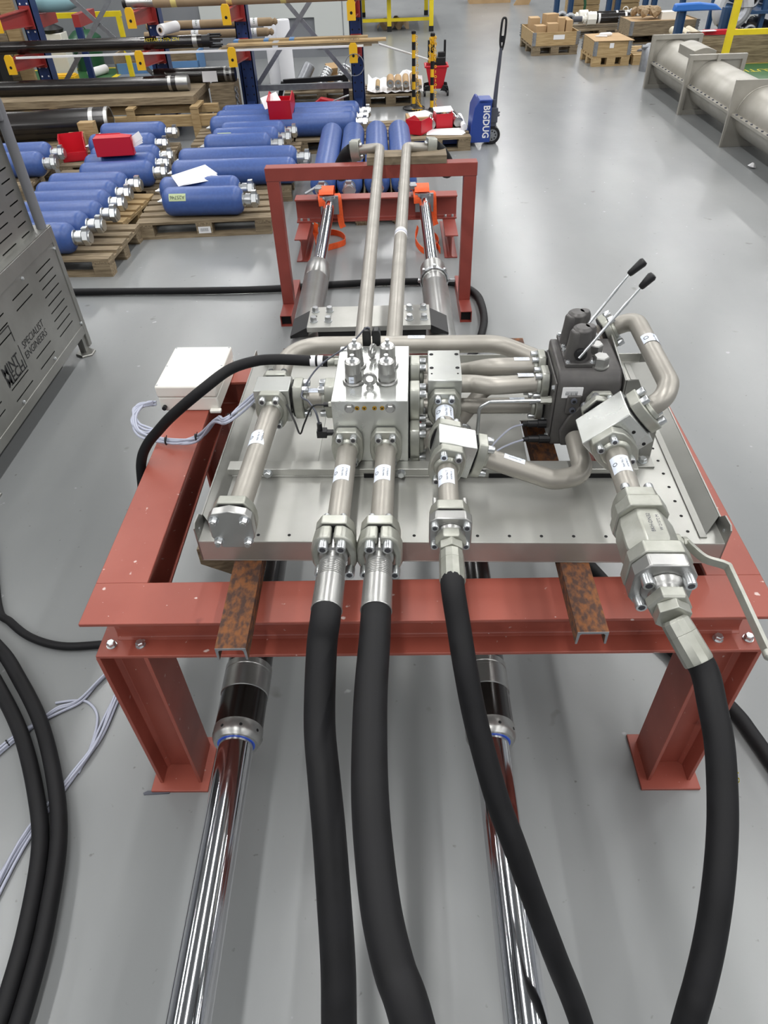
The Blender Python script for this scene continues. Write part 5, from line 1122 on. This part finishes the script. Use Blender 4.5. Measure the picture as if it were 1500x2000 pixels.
for sx in (-1, 1):
    for sy in (-1, 1):
        m = M(); m.cyl((sx*.17-.014, sy*.13, .04), (sx*.17+.014, sy*.13, .04), .04, n=14); m.prism([(sx*.06, .07), (sx*.185, .07), (sx*.19, .045), (sx*.17, .13), (sx*.10, .14)], (0, sy*.13-.012, 0), (1, 0, 0), (0, 0, 1), (0, .024, 0)); obj('castor', m, BLACK, t)
m = M(); m.box(-.05, .13, -.1, .1, .35, .48); m.box(.02, .12, -.06, .0, .44, .54); obj('wringer', m, BLACK, t, .01)
for x in (-.11, .12): m = M(); m.box(x-.016, x+.016, -.02, .02, .40, .68); obj('wringer_lever', m, BLACK, t, .006)
tag(obj('broom_pole', M().cyl((-.22, 10.33, .86), (.555, 11.78, .43), .012, n=10), PAPER), 'white pole leaning from the planks into the mop bucket', 'pole')
# pallet with papers and bins, next to the pallet jack
pallet(.425, 9.2, rad(3), 'weathered pallet with red bins and papers beside the pallet jack', L=.8, W=.9)
tag(obj('carton', M().box(-.14, .14, -.13, .13, 0, .10), CARD, None, .004, (.25, 9.42, .145), rad(4)), 'brown cardboard carton under a white pad on the papers pallet', 'box')
sheetpaper(.27, 9.42, .246, rad(8), .24, .2, 'white pad on the brown carton', (0, 0), 5)
bin_(.27, 9.08, .145, rad(150), 'red storage bin at the front left of the papers pallet', .95)
bin_(.55, 9.36, .145, rad(185), 'red storage bin with a paper in it, middle of the papers pallet', .95)
sheetpaper(.55, 9.40, .30, rad(5), .22, .16, 'white paper lying over the middle red bin', (rad(8), 0), 2)
for k, (a, b_, r, lb) in enumerate((((.405, 9.15, .20), (.41, 9.42, .20), .055, 'short bright steel cylinder lying between the two red bins'), ((.73, 9.20, .205), (.66, 9.62, .205), .06, 'longer bright steel cylinder at the right of the papers pallet'))):
    t = thing('steel_cylinder', lb, 'cylinder'); d = (V(b_)-V(a)); m = M(); m.lathe(a, d, [(0, r*.6), (.004, r*.95), (.05, r), (.055, r*.9), (.07, r*.9), (.075, r), (d.length, r)], 26); obj('barrel', m, CHROME, t)
    m = M(); m.lathe(a, -d, [(0, r*.95), (.012, r*.9), (.016, r*.4)], 20); obj('end_cap', m, SATIN, t)
tag(obj('paper_roll', M().cyl((.79, 9.05, .182), (.77, 9.60, .182), .035, n=16), PAPER), 'white paper roll along the right edge of the papers pallet', 'roll')
sheetpaper(.56, 9.0, .147, rad(-6), .42, .26, 'loose white drawings spread at the front of the papers pallet', (0, 0), 3)
# pallet jack
pj = thing('pallet_jack', 'blue hand pallet jack with an upright grey handle and white lettering', 'pallet jack', (.965, 9.05, 0), rad(3))
m = M(); m.prism([(-.13, .04), (.115, .04), (.115, .47), (-.035, .48), (-.08, .40), (-.13, .1)], (0, -.12, 0), (1, 0, 0), (0, 0, 1), (0, .02, 0)); m.prism([(-.10, .06), (.0, .06), (.0, .46), (-.03, .47), (-.08, .38)], (0, -.10, 0), (1, 0, 0), (0, 0, 1), (0, .4, 0)); m.box(-.03, .12, -.12, .12, .44, .48); bd = obj('body', m, JACKB, pj, .008)
for y in (-.10, .27): m = M(); m.box(-.88, -.02, y, y+.15, .035, .085); obj('fork', m, JACKB, pj, .006)
m = M(); m.text('BIGDUG', .105, lambda x, y: (.055+y*1.0, -.1215, .255-x*.86), .025); obj('lettering', m, PAPER, bd)
for y in (-.02, .10):
    w_ = obj('wheel', M().lathe((.15, y-.03, .095), (0, 1, 0), [(0, .065), (.0, .092), (.01, .097), (.05, .097), (.06, .092), (.06, .065)], 28, cap=False), BLACK, pj)
    m = M(); m.lathe((.15, y-.02, .095), (0, 1, 0), [(0, .066), (.04, .066)], 24); m.mi = 1
    for k in range(8): a = k*pi/4; p = V((.15+.042*cos(a), y-.0215, .095+.042*sin(a))); m.cb(p, (.014, .003, .014))
    m.mi = 0; m.lathe((.15, y-.03, .095), (0, 1, 0), [(0, .016), (.06, .016)], 12); obj('hub', m, [GALV, DARK], w_)
m = M(); m.box(.10, .19, -.05, .12, .19, .23); m.box(.12, .20, -.06, .06, .23, .38); m.cyl((.16, 0, .2), (.16, 0, .46), .03, n=14); m.torus((.19, -.02, .33), (0, 0, 1), .03, .012, 14, 6); m.torus((.19, -.02, .30), (0, 0, 1), .03, .012, 14, 6); obj('pump', m, GREYP, pj, .003)
m = M(); m.tube([(.165, 0, .40), (.175, 0, .62), (.20, .02, .95)], [.026, .022, .017], 12); obj('handle_shaft', m, GREYP, pj)
m = M(); lp = [(.20, .02, .93), (.185, .02, 1.0), (.185, .025, 1.10), (.195, .03, 1.20), (.215, .03, 1.22), (.235, .03, 1.20), (.235, .025, 1.10), (.225, .02, 1.0), (.21, .02, .93)]
m.tube(spline(lp, 4), .012, 8); m.cyl((.205, .02, 1.0), (.207, .022, 1.06), .014, n=8); obj('handle_loop', m, BLACK, pj)
# yellow frame in the far middle with the kraft paper heap
t = thing('yellow_rack_frame', 'yellow steel rack frame with black feet standing far back on the floor', 'rack')
for x, y in ((-.82, 18.4), (-.14, 18.4), (.775, 18.25), (.76, 21.0), (-.8, 21.0)):
    m = M(); m.box(x-.045, x+.045, y-.045, y+.045, .09, 1.6); obj('post', m, YELL, t); m = M(); m.box(x-.05, x+.05, y-.05, y+.05, 0, .10); obj('foot', m, BLACK, t)
for z in (.21, .42, 1.2): m = M(); m.box(-.82, .775, 18.38, 18.43, z-.03, z+.03) if z < .3 or z > 1 else m.box(-.82, .76, 20.98, 21.03, z-.03, z+.03); obj('rail', m, YELL, t)
m = M(); m.box(-.9, .85, 18.2, 21.05, .62, .66); obj('shelf', m, GREYP, t)
m = M(); vs = []; fs = []; n = 12
for i in range(n):
    for j in range(6): vs.append((-.42+.72*i/(n-1), 18.65+.5*j/5, max(.004, .05+.10*sin(i*1.9+j*2.3)*cos(j*1.1+i*.4)+(.08 if 0 < i < n-1 and 0 < j < 5 else -.04))))
for i in range(n-1):
    for j in range(5): a = i*6+j; fs.append((a, a+1, a+7, a+6))
m.add(vs, fs); tag(obj('kraft_paper', m, KRAFT, ang=5), 'crumpled kraft paper on the floor under the yellow rack', 'paper')
tag(obj('floor_tile', M().box(.0, .26, 19.6, 20.2, 0, .01), GREYP), 'dark grey mat square on the floor behind the crumpled paper', 'mat')
tag(obj('far_carton', M().box(2.0, 3.1, 22.9, 23.6, 0, .9), CARD), 'large cardboard carton at the far end of the aisle', 'box')
tag(obj('brown_board', M().prism([(3.1, 0), (3.5, 0), (3.75, .5), (3.45, .5)], (0, 22.3, 0), (1, 0, 0), (0, 0, 1), (0, .05, 0)), CARD), 'brown board tilted against the far carton', 'board')

# ------------------------------------------------------------------ crates on pallets, right of the aisle
def collar(x, y, rz, z0, w, d, h, label_, mt_=None, name='pallet_collar'):
    t = thing(name, label_, 'crate', (x, y, z0), rz, 'wooden collar crates'); mt_ = mt_ or WOODN; k = .02
    for a in ((-w/2, w/2, -d/2, -d/2+k), (-w/2, w/2, d/2-k, d/2)): m = M(); m.box(*a, 0, h); obj('side_board', m, mt_, t)
    for a in ((-w/2, -w/2+k, -d/2+k, d/2-k), (w/2-k, w/2, -d/2+k, d/2-k)): m = M(); m.box(*a, 0, h); obj('end_board', m, mt_, t)
    for sx in (-1, 1):
        for sy in (-1, 1):
            m = M(); x_, y_ = sx*w/2, sy*d/2; m.box(min(x_, x_-sx*.05), max(x_, x_-sx*.05), min(y_+sy*.002, y_+sy*.006), max(y_+sy*.002, y_+sy*.006), .005, h+.005); m.box(min(x_+sx*.002, x_+sx*.006), max(x_+sx*.002, x_+sx*.006), min(y_+sy*.006, y_-sy*.05), max(y_+sy*.006, y_-sy*.05), .005, h+.005)
            for q in range(5): m.cyl((x_+sx*.006, y_+sy*.006, .02+q*h/5), (x_+sx*.006, y_+sy*.006, .02+q*h/5+h*.11), .011, n=8)
            obj('corner_hinge', m, GALV, t)
    return t
def sticker(t, x, y, z, w, h): m = M(); m.quad((x-w/2, y, z), (x+w/2, y, z), (x+w/2, y, z+h), (x-w/2, y, z+h)); return obj('label_sheet', m, PAPER, t)
pallet(2.83, 15.35, rad(3), 'dark weathered pallet under the open crate of cartons in the aisle', L=.82, W=1.15)
c = collar(2.83, 15.35, rad(3), .145, .82, 1.15, .20, 'open crate full of brown cartons standing in the aisle'); sticker(c, .05, -.579, .09, .2, .07)
for k, (x, y, w, d, h, rz) in enumerate(((-.22, -.25, .2, .25, .16, .1), (-.02, -.35, .2, .2, .19, 0), (.14, -.3, .13, .22, .25, -.05), (.27, -.25, .13, .3, .22, .06), (.0, .02, .26, .22, .27, .3), (-.27, .17, .2, .3, .22, .0), (.28, .2, .2, .3, .2, .05))):
    h = h*1.25+.07; o = tag(obj('carton', M().box(-w/2*.92, w/2*.92, -d/2*.88, d/2*.88, 0, h), CARD, None, .004, (2.83+x, 15.35+y, .148), rz), ('square brown carton at the left of the open crate', 'low brown carton at the front left of the open crate', 'tall brown carton at the front middle of the open crate', 'brown carton at the front right of the open crate', 'turned brown carton highest in the open crate', 'brown carton at the rear left of the open crate', 'brown carton at the rear right of the open crate')[k], 'box', 'cartons in the open crate')
pallet(3.56, 13.96, rad(2.5), 'pale pallet on high blocks under the lidded crate', WOODN, L=.62, W=.8)
c = collar(3.56, 13.96, rad(2.5), .145, .6, .78, .20, 'lidded wooden crate with a white cloth on it, right of the open crate'); sticker(c, -.02, -.394, .11, .07, .07)
tag(obj('card_cover', M().prism([(-.31, -.40), (.33, -.43), (.30, .40), (-.29, .40)], (3.56, 13.96, .352), (1, .04, 0), (-.04, 1, 0), (0, 0, .008)), CARD), 'brown card lid lying on the crate right of the open one', 'lid')
m = M(); m.lathe((3.53, 14.02, .385), (1, .1, 0), [(-.1, .012), (-.08, .028), (.08, .032), (.12, .015)], 12); m.lathe((3.45, 13.95, .372), (1, -.3, .0), [(-.1, .005), (-.04, .014), (.1, .012)], 10); tag(obj('white_cloth', m, PAPER), 'rolled white cloth on the card lid of the crate', 'cloth')
pallet(4.22, 14.05, rad(2.5), 'fresh pallet between the lidded crate and the steel duct', WOODN, L=.58, W=.9)
tag(obj('folded_bag', M().prism([(-.14, -.06), (.14, -.1), (.16, .08), (-.05, .1)], (4.22, 13.95, .146), (1, 0, 0), (0, 1, 0), (0, 0, .02)), GREYP), 'folded dark bag on the fresh pallet by the duct', 'bag')
# double eyed hydraulic rams on a pallet
pallet(4.1, 16.95, rad(2), 'dark weathered pallet carrying two eyed hydraulic rams', L=1.25)
for k, (y, z, dx, lb) in enumerate(((16.70, .30, 0, 'black hydraulic ram with eye ends on a pallet, front of two'), (17.02, .30, -.1, 'black hydraulic ram with eye ends on a pallet, rear of two'))):
    t = thing('hydraulic_ram', lb, 'cylinder', (dx, y, z))
    m = M(); m.cyl((3.92, 0, 0), (4.75, 0, 0), .085, n=28); obj('barrel', m, BLACKB, t)
    m = M(); m.cyl((3.80, 0, 0), (3.97, 0, 0), .115, n=8); m.cyl((3.70, 0, 0), (3.80, 0, 0), .05, n=14); m.lathe((3.74, 0, 0), (1, 0, 0), [(0, .08), (.03, .08)], 10); obj('gland', m, WHITE, t)
    for x in (4.03, 4.55): m = M(); m.cyl((x-.02, 0, 0), (x+.02, 0, 0), .0865, n=28); obj('white_band', m, PAPER, t)
    m = M(); m.cyl((3.50, 0, 0), (3.72, 0, 0), .048, n=16); obj('rod', m, GREYP, t)
    for x in (3.46, 4.86): m = M(); m.torus((x, 0, 0), (0, 1, 0), .075, .036, 24, 8); m.box(x-.02+(.1 if x > 4 else -.02)-.13*(x > 4), x+.02+.02*(x < 4), -.03, .03, -.05, .05) if 0 else None; m.mi = 1; m.cyl((x, -.02, 0), (x, .02, 0), .04, n=16); obj('eye', m, [GALV, DARK], t)
    m = M(); m.box(4.70, 4.80, -.07, .07, -.08, .08); m.torus((4.72, 0, .09), (0, 1, 0), .05, .01, 12, 6, 0, pi); obj('end_block', m, WHITE, t, .01)
# blue uprights of the racking behind
for k, x in enumerate((3.72, 4.04, 4.92, 5.12, 5.75, 5.95, 6.6)):
    t = thing('blue_rack_upright', ('first', 'second', 'third', 'fourth', 'fifth', 'sixth', 'seventh')[k]+' blue racking upright from the aisle, behind the crates', 'upright', (x, 19.6, 0), 0, 'blue racking uprights')
    m = M(); hbeam_z(m, 0, 0, .02, 3, .12, .11, .01, .01); obj('post', m, RACKR, t); m = M(); m.box(-.1, .1, -.1, .1, 0, .02); obj('base', m, RACKR, t)
for k, (x, y, w, h, lb) in enumerate(((4.45, 20.3, .7, .75, 'large wooden crate behind the first blue uprights'), (5.45, 20.3, .55, .8, 'large wooden crate behind the middle blue uprights'))):
    t = thing('wooden_crate', lb, 'crate', (x, y, 0)); 
    for q in range(4): m = M(); m.box(-w/2, w/2, -.3, -.27, q*h/4, (q+1)*h/4-.012); obj('slat', m, WOODN, t)
    m = M(); m.box(-w/2+.01, w/2-.01, -.27, .3, 0, h-.05); obj('box', m, WOODN, t)
t = thing('green_hose_reel', 'dark green hose hanging between the blue uprights', 'hose', (4.40, 19.5, 0)); m = M(); m.torus((0, 0, .62), (0, 1, 0), .2, .03, 26, 8); m.tube(spline([(-.12, 0, .47), (-.05, 0, .25), (-.07, .02, .03)], 6), .03, 8); obj('hose', m, GREENP, t)
# right hand crates near the blue post
pallet(4.98, 16.05, rad(2), 'dark pallet under the wood crate with crumpled kraft paper', L=1.3)
c = collar(4.98, 15.95, rad(2), .145, 1.25, .8, .22, 'long wood crate with crumpled kraft paper behind the blue post', WOOD)
m = M(); random.seed(3)
for k in range(16): a = V((4.55+random.random()*.42, 15.78+random.random()*.30, .43+random.random()*.04)); m.lathe(a, (random.uniform(-1, 1), random.uniform(-1, 1), .6), [(0, .03), (.03, .09), (.08, .07), (.12, .02)], 6, random.random())
tag(obj('kraft_padding', m, KRAFT, ang=10), 'crumpled kraft paper padding heaped in the long wood crate', 'paper')['kind'] = 'stuff'
m = M(); random.seed(5)
tag(obj('crate_fill', M().box(-.59, .59, -.365, .365, 0, .205), CARD, None, 0, (4.98, 15.95, .148), rad(2)), 'flat brown cardboard filling the long wood crate', 'card')
tag(obj('white_carton', M().box(4.97, 5.27, 15.75, 16.0, .354, .47), WHITE), 'small white carton on top of the long wood crate', 'box')
t = thing('blue_post_frame', 'dark blue steel post with a blue wrapped beam on top by the wood crate', 'frame')
m = M(); hbeam_z(m, 4.65, 13.75, .02, .74, .12, .12, .01, .01); m.box(4.565, 4.735, 13.66, 13.84, 0, .02); obj('post', m, RACKR, t)
m = M(); hbeam_z(m, 5.47, 14.0, .0, .70, .12, .12, .01, .01); obj('post', m, RACKR, t)
m = M(); m.prism([(4.50, .70), (5.0, .70), (5.28, .70), (5.16, .78), (4.9, .81), (4.52, .80)], (0, 13.68, .0), (1, 0, 0), (0, 0, 1), (0, .14, 0)); obj('wrapped_beam', m, BLUEP, t, .02)
pallet(5.02, 14.42, rad(0), 'pallet with cream tube rolls behind the duct', L=.76, W=.8)
for k in range(5):
    x = 4.70+k*.135; t = thing('cream_tube', ('leftmost', 'second', 'middle', 'fourth', 'rightmost')[k]+' cream cardboard tube in the row behind the duct', 'tube', (0, 0, 0), 0, 'cream tubes behind the duct')
    m = M(); m.cyl((x, 14.02, .207), (x+.05, 14.72, .207), .061, n=18); obj('tube', m, mat_cream if 'mat_cream' in globals() else globals().setdefault('mat_cream', mat('cream_card', '#cdc4ae', .7)), t); m = M(); m.cyl((x, 14.017, .207), (x, 14.02, .207), .045, n=14); obj('core', m, DARK, t)
for k in range(3):
    x = 4.83+k*.135; t = thing('cream_tube', ('left', 'middle', 'right')[k]+' cream cardboard tube of the upper layer behind the duct', 'tube', (0, 0, 0), 0, 'cream tubes behind the duct')
    m = M(); m.cyl((x, 14.05, .32), (x+.05, 14.72, .32), .06, n=18); obj('tube', m, mat_cream, t)
tag(obj('grey_steel_lug', M().lathe((4.05, 13.1, .0), (0, 0, 1), [(0, .12), (.3, .12), (.33, .10), (.37, .06)], 16).cyl((3.9, 13.05, .33), (4.02, 13.05, .33), .03, n=12), GALV), 'grey steel drum with a bolt standing behind the duct end plate', 'drum')
c = collar(5.6, 13.62, rad(1.5), .0, 1.5, .5, .40, 'long weathered wood crate behind the yellow barrier and the duct', WOOD)
m = M(); m.box(5.0, 5.55, 13.45, 13.6, .402, .46); tag(obj('red_tray', m, BIN), 'red tray edge lying on the long weathered crate', 'tray')
tag(obj('crate_infill', M().box(-.71, .71, -.22, .22, 0, .36), WOOD, None, 0, (5.6, 13.62, .021), rad(1.5)), 'board infill inside the long weathered crate', 'board')
sheetpaper(5.02, 13.43, .462, rad(5), .25, .1, 'white sheet on the red tray', (0, 0), 2)
t = thing('wrapped_ring', 'large flanged ring in clear wrap standing on end at top right', 'ring', (5.66, 14.26, .0), rad(-15))
m = M(); m.torus((0, 0, .66), (.3, -1, .15), .24, .085, 32, 10); obj('ring', m, GALV, t); m = M(); m.torus((0, .0, .66), (.3, -1, .15), .24, .10, 32, 10, 0, 3.9); obj('clear_wrap', m, GLASSP, t)
m = M(); m.box(-.2, .2, -.15, .15, 0, .34); obj('support', m, WOOD, t)
for k, (x, y, z, r) in enumerate(((6.18, 14.9, .566+.146, .12), (6.62, 14.95, .566+.14, .115), (6.18, 14.7, .146+.122, .10), (6.62, 14.65, .146+.134, .11))):
    t = thing('black_cylinder_end', ('upper left', 'upper right', 'lower left', 'lower right')[k]+' dark cylinder end in the stillage at top right', 'cylinder', (x, y, z), 0, 'dark cylinders at top right')
    m = M(); m.lathe((0, 0, 0), (0, -1, 0), [(-.95, r), (0, r), (.0, r*1.2), (.08, r*1.2), (.085, r*.6), (.03, r*.55)], 22); obj('barrel', m, BLACKB, t)
    m = M(); m.torus((0, -.1, 0), (0, 1, 0), r*.9, r*.25, 20, 8); obj('ring', m, GALV, t)
t = thing('stillage_frame', 'dark blue stillage frame carrying dark cylinders at top right', 'frame')
for x in (5.93, 6.40, 6.87):
    for y in (14.75, 15.9): m = M(); m.box(x-.035, x+.035, y-.04, y+.04, 0, 1.2); obj('post', m, RACKR, t)
for z in (.10, .52): m = M(); m.box(5.9, 6.95, 14.62, 15.95, z, z+.045); obj('shelf', m, RACKR, t)
t = thing('yellow_safety_barrier', 'yellow safety barrier post and rail beside the steel duct', 'barrier')
m = M(); m.box(4.98, 5.07, 12.48, 12.56, .02, 1.3); obj('post', m, YELL, t); m = M(); m.box(4.9, 5.15, 12.42, 12.62, 0, .02); obj('base_plate', m, YELL, t); m = M(); m.box(5.07, 8, 12.49, 12.55, .52, .59); obj('rail', m, YELL, t); m = M(); m.box(7.3, 7.4, 12.48, 12.56, 0, 1.3); obj('post', m, YELL, t)

# ------------------------------------------------------------------ steel duct with square flanges
dc = thing('steel_duct', 'large round stainless duct with square flange plates lying at the right', 'duct')
DX, DZ, DR = 4.0, .325, .262
PY = [11.8, 10.17, 8.60, 7.0]
for i in range(3):
    y0, y1 = PY[i+1], PY[i]
    m = M(); m.cyl((DX, y0, DZ), (DX, y1, DZ), DR, n=48); sh = obj('duct_section', m, ENAM, dc)
    m = M()
    for sx in (-1, 1): m.box(DX+sx*DR-.01 if sx > 0 else DX-DR-.055, DX+DR+.055 if sx > 0 else DX-DR+.01, y0+.01, y1-.01, DZ-.012, DZ+.012)
    obj('split_flange', m, ENAM, dc)
    m = M()
    for k in range(11):
        for sx in (-1, 1): m.lathe((DX+sx*(DR+.03), y0+.1+k*(y1-y0-.2)/10, DZ+.012), (0, 0, 1), [(0, .013), (.010, .012)], 6)
    obj('flange_bolt', m, GREYP, dc)['kind'] = 'stuff'
for i, y in enumerate(PY):
    m = M(); n = 32; a = .352
    m.box(DX-a, DX+a, y-.012, y+.012, 0, .655); pl = obj('flange_plate', m, ENAM, dc, .002)
    m = M(); yy = y-.044
    for q in ((-a, a, .60, .655), (-a, a, 0, .055)): m.box(DX+q[0], DX+q[1], yy, yy+.034, q[2], q[3])
    for q in ((-a, -a+.05), (a-.05, a)): m.box(DX+q[0], DX+q[1], yy, yy+.034, .055, .60)
    if i == 1: m.box(DX-.02, DX+.02, yy-.03, yy+.01, .58, .66)
    if i != 2: obj('plate_rim', m, ENAM, pl)
    m = M(); m.torus((DX, y-.014, DZ), (0, 1, 0), DR+.004, .008, 48, 6); obj('weld_bead', m, ENAM, pl)
m = M(); hx = []
for k in range(9): a_ = rad(52+76*k/8); hx.append((.36*cos(a_)*.62, .36*sin(a_)-.0))
pr = [(-.14, .20)]+[(-.14, .27)]+[(-.14+.28*k/8, .305+.035*sin(pi*k/8)) for k in range(9)]+[(.14, .27), (.14, .20)]
m.prism(pr, (DX-.02, 10.55, DZ), (1, 0, 0), (0, 0, 1), (0, .62, 0)); obj('inspection_hatch', m, ENAM, dc, .004)
tag(obj('paper_scrap', M().lathe((3.70, 7.79, .0), (.3, .1, 1), [(0, .01), (.012, .045), (.03, .03), (.05, .012)], 6), PAPER), 'scrap of crumpled white paper on the floor near the duct', 'scrap')
